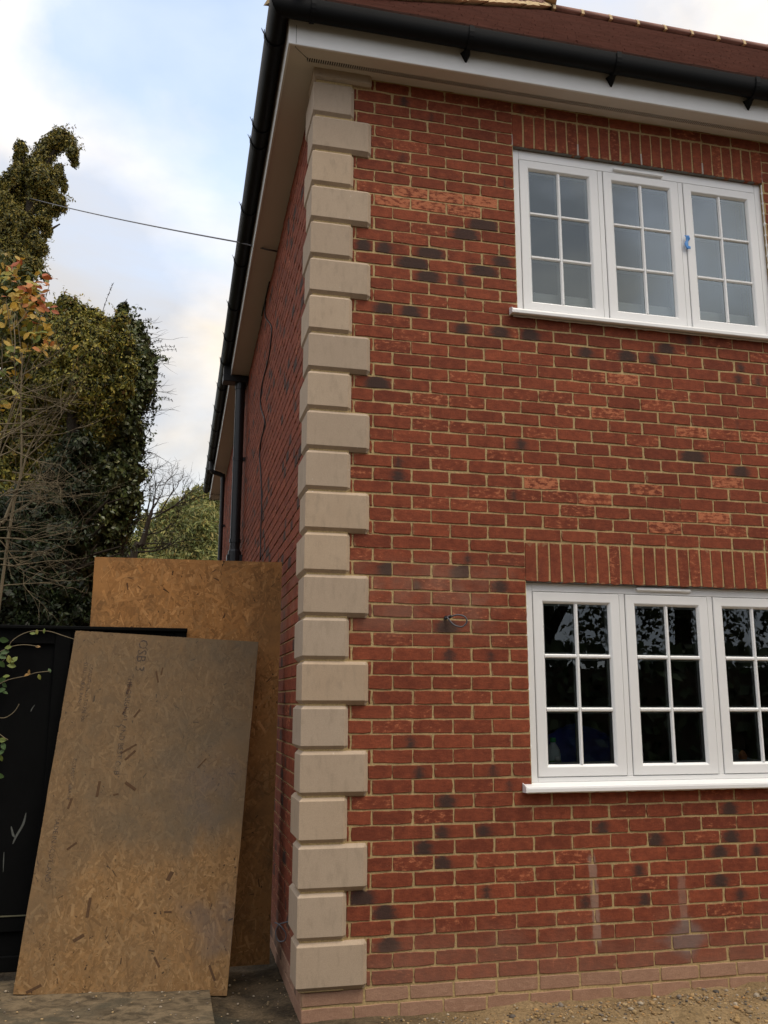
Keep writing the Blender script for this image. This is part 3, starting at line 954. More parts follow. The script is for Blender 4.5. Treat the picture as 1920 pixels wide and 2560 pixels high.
# downpipes on the side wall
def downpipe(y, rad, z_bot, arm, collar):
    xw = xs(y)
    xc = xw-.03-rad
    d = MB()
    zt = ZS-.055
    d.tube([(xc, y, z_bot), (xc, y, zt-.03)], rad, 16)
    o = d.obj('downpipe', M_BLACK, house, True)
    es = o.modifiers.new('edges', 'EDGE_SPLIT'); es.split_angle = math.radians(50)
    e = MB()
    if arm == 'box':
        e.bbox(sx(y)-.10, y-.075, zt-.03, xw-.004, y+.075, zt+.045, .006)
        e.box(sx(y)-.095, y-.05, zt+.04, sx(y)-.016, y+.05, GT-.08)
        e.tube([(xc, y, zt-.10), (xc, y, zt-.028)], rad*1.13, 16)
    else:
        e.tube([(sx(y)-.07, y, GT-.08), (sx(y)-.07, y, zt+.03), (sx(y)-.05, y, zt-.0), (xc-.03, y, zt-.04), (xc, y, zt-.08), (xc, y, zt-.16)], rad*1.1, 12)
    e.obj('offset_bend', M_BLACK, o)
    for zc in collar:
        cl = MB()
        cl.tube([(xc, y, zc-.02), (xc, y, zc+.02)], rad*1.1, 16)
        cl.box(xc+rad*.6, y-.03, zc-.018, xw-.002, y+.03, zc+.018)
        cl.obj('pipe_clip', M_BLACK, o)
    return o, xc
YP1 = 5.35
o1, xc1 = downpipe(YP1, .055, GZ, 'box', (4.05,))
sk = MB()
zk = 2.75
sk.tube([(xc1, YP1, zk), (xc1, YP1, zk+.02), (xc1, YP1, zk+.24), (xc1, YP1, zk+.26)], [.064, .072, .072, .062], 16)
sk.box(xc1-.085, YP1-.05, zk+.06, xc1+.088, YP1+.05, zk+.20)
sk.tube([(xc1, YP1, zk+.34), (xc1, YP1, zk+.38)], .064, 16)
sk.obj('pipe_socket', M_BLACK, o1)
downpipe(9.7, .034, GZ, 'bend', (4.1,))

# --- roof: steep plain tiled slopes up to a flat crown
RT0 = (-FO-.075, GT+.03)                           # eaves line (y, z)
RY, RZ = 2.556, 8.10
pit = math.atan2(RZ-RT0[1], RY-RT0[0])
roof = MB()
nc = 46
Lr = math.hypot(RZ-RT0[1], RY-RT0[0])
ca, sa = math.cos(pit), math.sin(pit)
def slope_pt(x, s_, h): return (x, RT0[0]+s_*ca-h*sa, RT0[1]+s_*sa+h*ca)
for i in range(nc):
    s0 = Lr*i/nc; s1 = Lr*(i+1)/nc+.05
    hipx = (sx(0)-.062) + s0*ca + .02
    x = hipx + (rnd.random()*.1)
    first = True
    while x < XR+.05:
        wdt = .165
        h0 = .020+rnd.uniform(-.002, .002); h1 = .002
        x1 = x+wdt-.003
        a, b, c_, d_ = slope_pt(x, s0, h0), slope_pt(x1, s0, h0+rnd.uniform(-.001, .001)), slope_pt(x1, s1, h1), slope_pt(x, s1, h1)
        e, f_ = slope_pt(x, s0, h0-.013), slope_pt(x1, s0, h0-.013)
        roof.add([a, b, c_, d_, e, f_], [(0, 1, 2, 3), (4, 5, 1, 0)])
        x += wdt
roof.obj('roof_tile', M_TILE, house, kind='stuff')
rs = MB()
cx_, cy_, cz_ = sx(0)-.062, RT0[0], RT0[1]
tX, tY = cx_+(RY-RT0[0]), RY
rs.add([(cx_, cy_, cz_-.004), (XR+.1, cy_, cz_-.004), (XR+.1, tY, RZ-.01), (tX, tY, RZ-.01),
        (sx(YB)-.062, YB+.1, cz_-.004), (tX, YB-2.6, RZ-.01), (XR+.1, YB-2.6, RZ-.01), (XR+.1, YB+.1, cz_-.004)],
       [(0, 1, 2, 3), (4, 0, 3, 5), (3, 2, 6, 5), (5, 6, 7, 4), (1, 7, 6, 2), (0, 4, 7, 1)])
rs.obj('roof', M_TILE, house)
# ridge tiles with mortar at the joints, hip bedded in mortar
X_ = tX+.12
while X_ < XR:
    mb = MB()
    rr = []
    for xx in (X_+.006, X_+.297):
        rr.append([(xx, RY+.115*math.cos(w_), RZ-.045+.10*math.sin(w_)) for w_ in np.linspace(0, math.pi, 9)])
    mb.sweep(lambda i: rr[i], 2)
    mb.obj('ridge_tile', M_TILE, house, True)
    mb = MB()
    rr = []
    for q, xx in enumerate(np.linspace(X_-.014, X_+.014, 4)):
        rr.append([(xx+rnd.uniform(-.003, .003), RY+(.119+rnd.uniform(0, .004))*math.cos(w_)-.0, RZ-.055+(.112+rnd.uniform(0, .004))*math.sin(w_)) for w_ in np.linspace(0, math.pi, 9)])
    mb.sweep(lambda i: rr[i], 4)
    mb.obj('ridge_joint', M_RIDGE, house)
    X_ += .303
hp = MB(); hm = MB()
nH = 24
for i in range(nH):
    t0, t1 = i/nH, (i+1)/nH+.004
    A = np.array([cx_, cy_, cz_]); B = np.array([tX, tY, RZ])
    p0, p1 = A+(B-A)*t0, A+(B-A)*t1
    sd_ = np.array([1, -1, 0])/math.sqrt(2)
    def arc(p, k, dz): return [tuple(p+sd_*(k*math.cos(w_))+np.array([0, 0, dz+.075*math.sin(w_)])) for w_ in np.linspace(0, math.pi, 7)]
    rr = [arc(p0, .115, .03), arc(p1, .115, .012)]
    hp.sweep(lambda i_: rr[i_], 2)
    rr = [[tuple(np.array(q)+np.array([rnd.uniform(-.006, .006), -.012+rnd.uniform(-.006, .006), -.012+rnd.uniform(-.01, .008)])) for q in arc(p, .135, -.01)] for p in (p0, (p0+p1)/2, p1)]
    hm.sweep(lambda i_: rr[i_], 3)
hp.obj('hip_tile', M_TILE, house, True, kind='stuff')
hm.obj('hip_mortar', M_RIDGE, house)
he = MB()
rr = [[(tX+xx+k*math.cos(w_)*.3, RY-.05+k*math.cos(w_), RZ+.0+dz+.11*math.sin(w_)) for w_ in np.linspace(0, math.pi, 9)] for xx, k, dz in ((-.16, .13, -.03), (.0, .13, .02), (.16, .12, .02))]
he.sweep(lambda i: rr[i], 3); he.obj('ridge_end', M_RIDGE, house)

# ------------------------------------------------------------------ things fixed to or held by the house
def smooth(pts, n=6):
    pts = [np.asarray(p, float) for p in pts]; out = []
    P = [pts[0]]+pts+[pts[-1]]
    for i in range(1, len(P)-2):
        for k in range(n):
            t = k/n
            out.append(.5*((2*P[i])+(-P[i-1]+P[i+1])*t+(2*P[i-1]-5*P[i]+4*P[i+1]-P[i+2])*t*t+(-P[i-1]+3*P[i]-3*P[i+1]+P[i+2])*t**3))
    out.append(pts[-1]); return out
# cable loop sticking out of the front wall
cl = MB()
c0 = at(880+845/3.607, 1300+882/3.607, 0)
base = np.array([c0[0], -.002, c0[2]])
pts = [base+(0, .03, 0), base+(.002, -.01, .0), base+(.018, -.03, .004), base+(.05, -.055, .012), base+(.085, -.065, .002), base+(.098, -.062, -.025),
       base+(.075, -.05, -.05), base+(.035, -.04, -.042), base+(.008, -.03, -.012), base+(.004, -.022, .002), base+(.02, -.032, .010)]
cl.tube(smooth(pts), .0042, 6)
t_ = thing('wiring_cable', 'black loop of cable poking out of the front brick wall left of the lower window', 'cable', tuple(base))
cl.obj('loop', M_CABLEG, t_, True)
hb = MB(); hb.tube([base+(0, .004, 0), base+(0, -.004, 0)], .011, 10); hb.obj('grommet', M_GASKET, t_)
hb = MB(); hb.tube([base+(.012, -.022, .003), base+(.022, -.032, .006)], .008, 8); hb.obj('tape_wrap', M_CABLE, t_)
# wire tied low on the side wall beside the corner
w0 = np.array([xs(.42)-.004, .42, .235])
wr = MB()
pts = [w0+(.02, -.02, .04), w0, w0+(-.03, .02, -.015), w0+(-.055, .05, -.03), w0+(-.07, .06, -.07), w0+(-.055, .05, -.11), w0+(-.025, .03, -.105), w0+(-.02, .02, -.07), w0+(-.05, .03, -.03), w0+(-.075, .06, -.02)]
wr.tube(smooth(pts), .0035, 6)
tag(wr.obj('wire', M_CABLEG, None, True), 'thin grey wire looped low on the side wall behind the bottom quoins', 'wire')
# thin cable wandering down the side wall
pl = [(1520, 40), (1548, 75), (1555, 120), (1530, 300), (1528, 440), (1562, 495), (1562, 570), (1545, 690), (1512, 820), (1500, 950), (1525, 1050), (1505, 1150), (1495, 1240), (1503, 1350), (1507, 1520), (1502, 1700), (1500, 1843)]
pts = []
for a, b in pl:
    px_, py_ = a/2.304, 600+b/2.304
    y = 2.0
    for _ in range(30):
        xw = xs(y)-.008; d = ray(px_, py_); tt = (xw-CAM[0])/d[0]; y = CAM[1]+d[1]*tt
    pz_ = CAM[2]+d[2]*tt
    pts.append((xw, y, min(pz_, ZS-.01)))
if pts[0][1] > 14: pts = pts[1:]
sc_ = MB(); sc_.tube(smooth(pts, 4), .006, 5)
tag(sc_.obj('wall_cable', M_CABLE, None, True), 'thin black cable wandering down the side brick wall from the soffit', 'cable')
# overhead line to the eaves
e0 = at_z(698, 629, ZS-.03); e1 = at_z(668, 624, ZS-.035); e2 = at(600, 606, e1[1]+.25); far_ = at(-40, 462, 12.0)
e0[0] = min(e0[0], xs(e0[1])-.004)
L = [e2+(far_-e2)*t + np.array([0, 0, -.30*4*t*(1-t)*.2]) for t in np.linspace(0, 1, 24)]
oc = MB(); oc.tube([e0, e1]+L, .007, 6)
tag(oc.obj('overhead_cable', M_CABLEG, None, True), 'overhead cable crossing the sky from the tall conifer to the house eaves', 'cable')
# scrap of blue film caught on the upper window
b0 = at(1716, 606, .022)
bf = MB()
vv = []
for i in range(7):
    for j in range(3):
        vv.append((b0[0]+(j-1)*.014*(1+.4*math.sin(i*1.7))+.008*math.sin(i*1.3), .020-.012*abs(math.sin(i*1.1+j)), b0[2]+.045-i*.016+rnd.uniform(-.004, .004)))
bf.add(vv, [(i*3+j, i*3+j+1, (i+1)*3+j+1, (i+1)*3+j) for i in range(6) for j in range(2)])
o = bf.obj('plastic_scrap', plain('blue_film', (.06, .25, .62), .35, .5, .3, 60), None, True)
sol = o.modifiers.new('thick', 'SOLIDIFY'); sol.thickness = .001
tag(o, 'scrap of blue plastic film caught between the upper window sashes', 'plastic scrap')

# things behind the glass
def lathe(mb, c, prof, n=18):
    vv = []
    for r, z in prof:
        for k in range(n):
            vv.append((c[0]+r*math.cos(6.2832*k/n), c[1]+r*math.sin(6.2832*k/n), c[2]+z))
    fs = [(i*n+k, i*n+(k+1) % n, (i+1)*n+(k+1) % n, (i+1)*n+k) for i in range(len(prof)-1) for k in range(n)]
    fs.append(tuple(range(n-1, -1, -1))); fs.append(tuple((len(prof)-1)*n+k for k in range(n)))
    mb.add(vv, fs)
IY = .125
ib = MB(); ib.box(WX0-.02, .105, ZL0+.015, WX1+.02, .34, ZL0+.045)
ib.obj('window_board', M_SOFFIT, house)
bp = at(1384, 1905, IY); bz = ZL0+.046
bt = thing('plastic_bottle', 'clear plastic bottle with a green cap standing inside the lower window', 'bottle', (bp[0], IY, bz))
mb = MB(); lathe(mb, (bp[0], IY, bz), [(.036, 0), (.041, .006), (.041, .05), (.039, .055), (.041, .06), (.041, .13), (.036, .165), (.022, .19), (.0135, .20), (.0135, .21)])
m = Mat('clear_pet', .15, .6); m.b.inputs['Base Color'].default_value = (.75, .88, .92, 1); m.b.inputs['Alpha'].default_value = .7
mb.obj('bottle_body', m.m, bt, True)
mb = MB(); lathe(mb, (bp[0], IY, bz), [(.016, .205), (.0165, .208), (.0165, .226), (.015, .229)]); mb.obj('cap', plain('green_cap', (.02, .32, .12), .4, .4, .05), bt, True)
mb = MB(); lathe(mb, (bp[0], IY, bz), [(.0415, .048), (.0418, .05), (.0418, .105), (.0415, .107)]); mb.obj('bottle_label', plain('green_label', (.12, .30, .05), .5, .4, .5, 40), bt, True)
mb = MB(); lathe(mb, (bp[0]+.004, IY-.0395, bz+.118), [(.0, -.001), (.014, -.014), (.016, 0), (.012, .014), (.0, .016)], 10)
mb.obj('sticker', plain('white_sticker', (.75, .78, .8), .4, .4, .05), bt, True)
def lump(c, r, seed, n=18, m_=12):
    R2 = random.Random(seed); ph = [R2.uniform(0, 6.3) for _ in range(6)]
    mb = MB(); vv = []
    for i in range(m_+1):
        th = math.pi*i/m_
        for k in range(n):
            w_ = 6.2832*k/n
            q = 1+.10*math.sin(3*w_+ph[0]+2*th)+.07*math.sin(5*w_+ph[1]-3*th)+.06*math.sin(7*th+ph[2]+w_*2)
            vv.append((c[0]+r[0]*q*math.sin(th)*math.cos(w_), c[1]+r[1]*q*math.sin(th)*math.sin(w_), c[2]+r[2]*q*math.cos(th)))
    mb.add(vv, [(i*n+k, (i+1)*n+k, (i+1)*n+(k+1) % n, i*n+(k+1) % n) for i in range(m_) for k in range(n)])
    return mb
bb = at(1445, 1840, .52)
tag(lump((bb[0]+.02, .60, ZL0+.14), (.27, .14, .17), 3).obj('sack', plain('navy_sack', (.03, .06, .34), .5, .4, .4, 12, .4, 20), None, True), 'dark blue sack slumped behind the plastic bottle inside the lower window', 'sack')
bx = MB(); q0 = at(1425, 1895, .30)
bx.bbox(q0[0]-.045, .28, ZL0+.047, q0[0]+.055, .36, ZL0+.125, .002)
bt2 = thing('carton', 'small navy carton with a white cross beside the plastic bottle', 'carton', (q0[0], .32, ZL0+.046))
bx.obj('carton_body', plain('navy_card', (.02, .03, .16), .6, .3, .2), bt2)
cr = MB()
for s_ in (1, -1):
    cr.add([(q0[0]-.016-.004, .2790, ZL0+.066-s_*.016), (q0[0]-.016+.004, .2790, ZL0+.064-s_*.018), (q0[0]+.012+.004, .2790, ZL0+.066+s_*.014), (q0[0]+.012-.004, .2790, ZL0+.068+s_*.016)], [(0, 1, 2, 3)])
cr.obj('printed_cross', M_SILICONE, bt2)
m = Mat('crumpled_polythene', .25, .6); m.color(m.mix(m.noise(30, 4, .6), (.35, .38, .39), (.9, .92, .93))); m.b.inputs['Alpha'].default_value = .5
m.bump(m.noise(25, 5, .7), .9, .02)
pb = at(1860, 1880, .24)
tag(lump((pb[0]+.03, .26, ZL0+.09), (.085, .05, .05), 8).obj('polythene_bag', m.m, None, True), 'crumpled clear polythene bag lying inside the right sash of the lower window', 'bag')
pb2 = at(1845, 1835, .24)
tag(lump((pb2[0]-.04, .27, ZL0+.150), (.08, .04, .045), 12).obj('sealant_pack', m.m, None, True), 'grey clear wrapped pack leaning inside the lower window under the orange glove', 'pack')
og = lump((pb2[0]+.012, .225, ZL0+.152), (.026, .018, .034), 5)
tag(og.obj('work_glove', plain('orange_rubber', (.95, .30, .12), .5, .4, .25, 50), None, True), 'crumpled orange work glove on the pack inside the lower window', 'glove')
pp = at(1840, 1690, .9)
ps = MB(); ps.bbox(pp[0]-.03, .9, -.02, pp[0]+.03, .96, 2.35, .004)
tag(ps.obj('timber_prop', plain('pine_stud', (.12, .09, .06), .8, .2, .2, 20), None), 'upright timber prop standing in the dark room behind the lower window', 'prop')
# pale sheet behind the upper window
ub = MB(); ub.bbox(WX0-.02, .115, ZU0+.02, WX1+.02, .128, ZU0+.222, .001)
tag(ub.obj('protective_sheet', plain('pale_sheet', (.86, .83, .78), .6, .3, .08, 6), None), 'pale protective sheet standing along the bottom of the upper window inside', 'sheet')

# ------------------------------------------------------------------ boards
def osb_mat(name, tint, grey, mode):
    m = Mat(name, .75, .25)
    a = m.attr('bk').outputs['Color']
    lx, ly, lz = m.sep(m.attr('loc').outputs['Vector'])       # 0..1 across, 0..1 up
    n1 = m.noise(3.2, 5, .6); n2 = m.noise(55, 4, .6); n3 = m.noise(11, 4, .6)
    c = m.mix(.5, a, m.mix(n2, (.6, .6, .6), (1.4, 1.4, 1.4)), 'MULTIPLY')
    c = m.mix(1.0, c, tint, 'MULTIPLY')
    if mode == 'front':
        # weathered grey above the part that was covered, with a ragged edge
        th_ = m.math('MINIMUM', .345, m.math('MULTIPLY_ADD', lx, .75, .12))
        th_ = m.math('ADD', th_, m.math('MULTIPLY', m.step(lx, .74, .80), .07))
        e = m.math('ADD', m.math('SUBTRACT', ly, th_), m.math('MULTIPLY', m.math('SUBTRACT', n1, .5), .10))
        e = m.math('ADD', e, m.math('MULTIPLY', m.math('SUBTRACT', n3, .5), .05))
        gm = m.math('ADD', m.math('MULTIPLY', m.step(e, -.06, .07), .52), m.math('MULTIPLY', m.step(n1, .38, .68), .25))
        gm = m.math('MINIMUM', m.math('MULTIPLY', gm, m.step(lx, -.35, .75, .65, 1.05)), .9)
        c = m.mix(gm, c, m.mix(n3, (.098, .076, .048), (.148, .118, .078)))
        bl = m.math('MULTIPLY', m.step(m.noise(1.9, 4, .6, loc=(4, 2, 7)), .50, .70), m.math('MULTIPLY', m.step(lx, .45, .95), .45))
        c = m.mix(bl, c, (.10, .095, .10))
    else:
        c = m.mix(m.math('MULTIPLY', m.step(n1, .40, .70), .45), c, (.10, .062, .03))
        c = m.mix(m.math('MULTIPLY', m.step(ly, .55, .2), .25), c, (.10, .065, .03))  # lower part darkened in colour, standing in for shade between the boards
    m.color(c); m.bump(m.math('ADD', n2, n3), .35, .002)
    return m.m
def board(name, label, TL, TR, BR, BL, th, mat, nfl, pal, dark, seed, fk=1.0, con=(.82, 1.18), bow=0.0):
    """sheet of strand board: a core sheet plus thousands of wood flakes pressed on its face"""
    R2 = np.random.default_rng(seed)
    TL, TR, BR, BL = map(np.array, (TL, TR, BR, BL))
    nrm = np.cross(BR-BL, TL-BL); nrm /= np.linalg.norm(nrm)
    if nrm[1] > 0: nrm = -nrm
    def P(u, v, h):
        p = (BL*(1-u)+BR*u)*(1-v) + (TL*(1-u)+TR*u)*v
        return p + nrm*(h + bow*4*v*(1-v))
    root = thing(name, label, 'board', tuple((BL+BR)/2))
    core = MB(); nu, nv = 6, 14
    vv = [P(u, v, 0) for v in np.linspace(0, 1, nv) for u in np.linspace(0, 1, nu)]
    vb = [P(u, v, -th) for v in np.linspace(0, 1, nv) for u in np.linspace(0, 1, nu)]
    # slightly chewed edges
    vv = [p + (R2.normal(0, .0012, 3) if (i % nu in (0, nu-1) or i < nu or i >= nu*(nv-1)) else 0) for i, p in enumerate(vv)]
    o = nu*nv; fs = []
    for j in range(nv-1):
        for i in range(nu-1):
            k = j*nu+i
            fs.append((k, k+1, k+nu+1, k+nu)); fs.append((o+k+nu, o+k+nu+1, o+k+1, o+k))
        fs.append((j*nu, (j+1)*nu, o+(j+1)*nu, o+j*nu)); fs.append((j*nu+nu-1, o+j*nu+nu-1, o+(j+1)*nu+nu-1, (j+1)*nu+nu-1))
    for i in range(nu-1):
        fs.append((i, o+i, o+i+1, i+1)); k = (nv-1)*nu+i; fs.append((k, k+1, o+k+1, o+k))
    uv = [(u, v, 0) for v in np.linspace(0, 1, nv) for u in np.linspace(0, 1, nu)]
    core.add(vv+vb, fs, (*pal[0], 1), uv+uv)
    core.obj('core_sheet', mat, root)
    fl = MB(); W = np.linalg.norm(BR-BL); H = np.linalg.norm(TL-BL)
    for i in range(nfl):
        u, v = R2.random(), R2.random()
        dk = R2.random() < dark
        ln = fk*R2.uniform(.012, .075)*(.5 if dk else 1); wd = fk*R2.uniform(.002, .013)*(.5 if dk else 1)
        an = R2.normal(math.pi/2, .75)
        if R2.random() < .2: an = R2.random()*3.14
        col = np.array(pal[R2.integers(len(pal))])*R2.uniform(*con) if not dk else np.array((.075, .042, .022))*R2.uniform(.6, 1.5)
        h = .0002+.0011*R2.random()
        ca_, sa_ = math.cos(an), math.sin(an)
        q = []
        for a_, b_ in ((-.5, -.5), (.5, -.5+R2.uniform(-.2, .2)), (.5+R2.uniform(-.1, .1), .5), (-.5+R2.uniform(-.1, .1), .5+R2.uniform(-.2, .2))):
            du, dv = a_*ln*ca_-b_*wd*sa_, a_*ln*sa_+b_*wd*ca_
            q.append((min(1, max(0, u+du/W)), min(1, max(0, v+dv/H))))
        tilt = R2.uniform(-.0003, .0003)
        fl.add([P(a_, b_, h+tilt*(1 if k_ in (0, 3) else -1)) for k_, (a_, b_) in enumerate(q)], [(0, 1, 2, 3)], (*col, 1), [(a_, b_, 1) for a_, b_ in q])
    fl.obj('wood_flake', mat, root, kind='stuff')
    return root, P
BP_ = np.array
palO = [(.290, .172, .076), (.310, .186, .084), (.270, .156, .066), (.340, .216, .106), (.295, .178, .082), (.245, .140, .060)]
YBk = 1.075
b1, P1 = board('strand_board', 'tall orange strand board standing upright against the house side wall behind the gate',
               at(237, 1392, YBk), at(707, 1406, YBk)-np.array([.003, 0, 0]), np.array([-.050, YBk-.02, GZ-.005]), np.array([-1.19, YBk-.02, GZ-.005]),
               .018, osb_mat('strand_board_warm', (1.28, 1.04, .76), 0, 'back'), 11000, palO, .03, 11, 1.5, (.74, 1.26))
fBL = at_z(32, 2486, GZ+.016); fBR = at_z(567, 2489, GZ-.012)
fTL = at(189, 1576, .962); fTR = at(646, 1605, .962)
b2, P2 = board('strand_board', 'grey weathered strand board with faded lettering leaning in front of the black gate',
               fTL, fTR, fBR, fBL, .018, osb_mat('strand_board_weathered', (.86, .82, .74), 1, 'front'), 14000, palO, .025, 23, 1.25, (.80, 1.22))
# pale flake patches on the tall board
for (u, v, ln, wd, an) in ((.745, .80, .05, .028, 1.2), (.825, .775, .055, .03, 2.1)):
    pass
# faded print on the leaning board
m = Mat('faded_ink', .8, .2)
m.color((.055, .058, .065))
m.b.inputs['Alpha'].default_value = 1
al = m.math('MULTIPLY', m.step(m.noise(28, 4, .6), .30, .55), .55)
m.k.new(al, m.b.inputs['Alpha'])
M_INK = m.m
def print_text(txt, u, v, size, parent, P, lean=0.0):
    cu = bpy.data.curves.new('lettering', 'FONT'); cu.body = txt; cu.size = size; cu.resolution_u = 2
    ob = bpy.data.objects.new('lettering', cu); COL.objects.link(ob)
    dg = bpy.context.evaluated_depsgraph_get()
    me = bpy.data.meshes.new_from_object(ob.evaluated_get(dg))
    bpy.data.objects.remove(ob)
    W = 1.09; H = 1.93
    mb = MB()
    vv = []
    for q in me.vertices:                         # text runs down the sheet, tops of letters to the right
        x, y = q.co.x, q.co.y
        vv.append(P(u+y/W+lean*x, v-x/H, .0022))
    mb.add(vv, [tuple(pl_.vertices) for pl_ in me.polygons])
    bpy.data.meshes.remove(me)
    return mb.obj('printed_lettering', M_INK, parent)
print_text('OSB 3', .345, .985, .075, b2, P2, -.0)
print_text('THE ORIGINAL AND BEST OSB', .315, .875, .042, b2, P2, .0)
for k, (u, v, t) in enumerate(((.105, .90, 'CONDITIONED TO EN 300'), (.075, .905, 'STRUCTURAL PANEL'), (.10, .62, 'EXTERIOR GRADE'), (.06, .46, 'MADE IN SCOTLAND'))):
    print_text(t, u, v, .028 if k < 3 else .036, b2, P2)
# splintered big dark strands
bs = MB()
for px_, py_, ln, wd, an in ((322, 1720, .075, .016, 1.45), (393, 1692, .07, .011, 1.9), (405, 1678, .045, .010, 1.5), (312, 1776, .05, .012, 1.25), (343, 1783, .055, .013, 1.05),
                            (322, 1872, .10, .012, .6), (326, 1888, .075, .014, .85), (246, 1972, .085, .016, 1.55), (326, 1965, .075, .018, 2.6), (222, 2268, .10, .017, 1.57), (180, 2115, .06, .012, .7),
                            (530, 2432, .085, .014, 2.05), (175, 2009, .06, .014, 1.4), (392, 2405, .06, .013, 2.2), (290, 1986, .03, .01, .3), (505, 1908, .07, .008, .9), (85, 2472, .08, .016, .5), (425, 2190, .05, .025, 1.2), (197, 2345, .06, .02, .6), (420, 2280, .04, .012, .1)):
    # locate on sheet
    bu, bv = .5, .5
    for _ in range(25):
        p0 = P2(bu, bv, 0); q = proj(p0); qu = proj(P2(bu+.01, bv, 0)); qv = proj(P2(bu, bv+.01, 0))
        J = np.array([[qu[0]-q[0], qv[0]-q[0]], [qu[1]-q[1], qv[1]-q[1]]])/.01
        dd = np.linalg.solve(J, np.array([px_-q[0], py_-q[1]])); bu += dd[0]; bv += dd[1]
    ca_, sa_ = math.cos(an), math.sin(an)
    q = []
    for a_, b_ in ((-.5, -.4), (.5, -.5), (.47, .4), (-.52, .5)):
        q.append((bu+(a_*ln*ca_-b_*wd*sa_)/1.09, bv+(a_*ln*sa_+b_*wd*ca_)/1.93))
    bs.add([P2(a_, b_, .0019) for a_, b_ in q], [(0, 1, 2, 3)])
bs.obj('dark_strand', plain('dark_strand', (.095, .052, .026), .8, .2, .4, 60), b2, kind='stuff')

# ------------------------------------------------------------------ gate
gate = thing('garden_gate', 'black painted timber gate behind the leaning strand board', 'gate', (-1.6, 1.02, GZ))
M_GATE = plain('black_gate_paint', (.0034, .0036, .0036), .8, .08, .4, 10, .25, 40)
YG = 1.0
zt = 1.782
GXR = -.612
for x0, x1 in ((GXR-.07, GXR), (-1.37, -1.28), (-2.9, -2.82)):
    mb = MB(); mb.bbox(x0, YG, GZ+.04, x1, YG+.05, zt, .004); mb.obj('stile', M_GATE, gate)
for z0, z1 in ((zt-.085, zt-.002), (.12, .20), (GZ+.05, GZ+.13)):
    mb = MB(); mb.bbox(-2.82, YG+.004, z0, -1.371, YG+.046, z1, .004); mb.obj('rail', M_GATE, gate)
    mb = MB(); mb.bbox(-1.279, YG+.004, z0, GXR-.071, YG+.046, z1, .004); mb.obj('rail', M_GATE, gate)
mb = MB(); mb.bbox(-2.83, YG+.024, GZ+.045, GXR-.03, YG+.042, zt-.012, .003); mb.obj('panel', M_GATE, gate)
mb = MB(); mb.bbox(-2.9, YG-.02, zt+.001, GXR+.003, YG+.06, zt+.022, .004); mb.obj('capping', M_GATE, gate)
M_CHALK = plain('pale_scrape', (.10, .105, .095), .9, .2, .4, 80)
def scrape(pxs, w0):
    mb = MB(); P_ = [at(a, b, YG+.0225) for a, b in pxs]
    P_ = smooth(P_, 5); n = len(P_)
    vv = []
    for i, p in enumerate(P_):
        k = w0*math.sin(math.pi*(i+.5)/n)**.7
        vv += [(p[0]-k, YG+.0225, p[2]), (p[0]+k, YG+.0225, p[2]+k*.3)]
    mb.add(vv, [(2*i, 2*i+1, 2*i+3, 2*i+2) for i in range(n-1)])
    mb.obj('scrape_mark', M_CHALK, gate)
scrape([(65, 2032), (58, 2060), (40, 2092), (32, 2110)], .007)
scrape([(28, 2066), (33, 2088), (38, 2094)], .006)
scrape([(87, 1762), (80, 1772), (77, 1779)], .003)
scrape([(10, 2130), (9, 2150), (8, 2180)], .0025)
# pale strip along the top of the lower rail
mb = MB(); mb.box(-2.6, YG-.001, .2005, -1.38, YG+.02, .204); mb.obj('pale_edge', plain('pale_edge', (.10, .095, .06), .9, .2, .5, 30), gate)

# ------------------------------------------------------------------ planting
def leaves(name, mat, parent, pts, nrm, size, cols, aspect=.55, fold=.25, seed=1, kind='stuff', smooth=False):
    """pts (n,3), nrm (n,3) approximate facing; builds folded leaf blades"""
    R2 = np.random.default_rng(seed); n = len(pts)
    nrm = nrm + R2.normal(0, .55, (n, 3)); nrm /= np.linalg.norm(nrm, axis=1)[:, None]+1e-9
    t = R2.normal(0, 1, (n, 3)); t[:, 2] -= .9
    t -= nrm*(t*nrm).sum(1)[:, None]; t /= np.linalg.norm(t, axis=1)[:, None]+1e-9
    b = np.cross(nrm, t)
    s = size*R2.uniform(.6, 1.3, n)[:, None]
    w_ = s*aspect*.5
    v0 = pts - t*s*.5; v2 = pts + t*s*.5
    v1 = pts + b*w_ + nrm*(s*fold*.3) - t*s*.06; v3 = pts - b*w_ + nrm*(s*fold*.3) - t*s*.06
    V = np.stack([v0, v1, v2, v3], 1).reshape(-1, 3)
    me = bpy.data.meshes.new(name)
    me.vertices.add(4*n); me.vertices.foreach_set('co', V.astype(np.float32).ravel())
    me.loops.add(6*n); me.polygons.add(2*n)
    idx = (np.arange(n)*4)[:, None] + np.array([0, 1, 2, 0, 2, 3])[None]
    me.loops.foreach_set('vertex_index', idx.ravel().astype(np.int32))
    me.polygons.foreach_set('loop_start', (np.arange(2*n)*3).astype(np.int32))
    a = me.color_attributes.new('bk', 'FLOAT_COLOR', 'POINT')
    C_ = np.repeat(np.c_[cols, np.ones(n)], 4, 0)
    a.data.foreach_set('color', C_.astype(np.float32).ravel())
    me.update(calc_edges=True)
    o = mkobj(name, me, mat, parent)
    if kind: o['kind'] = kind
    return o
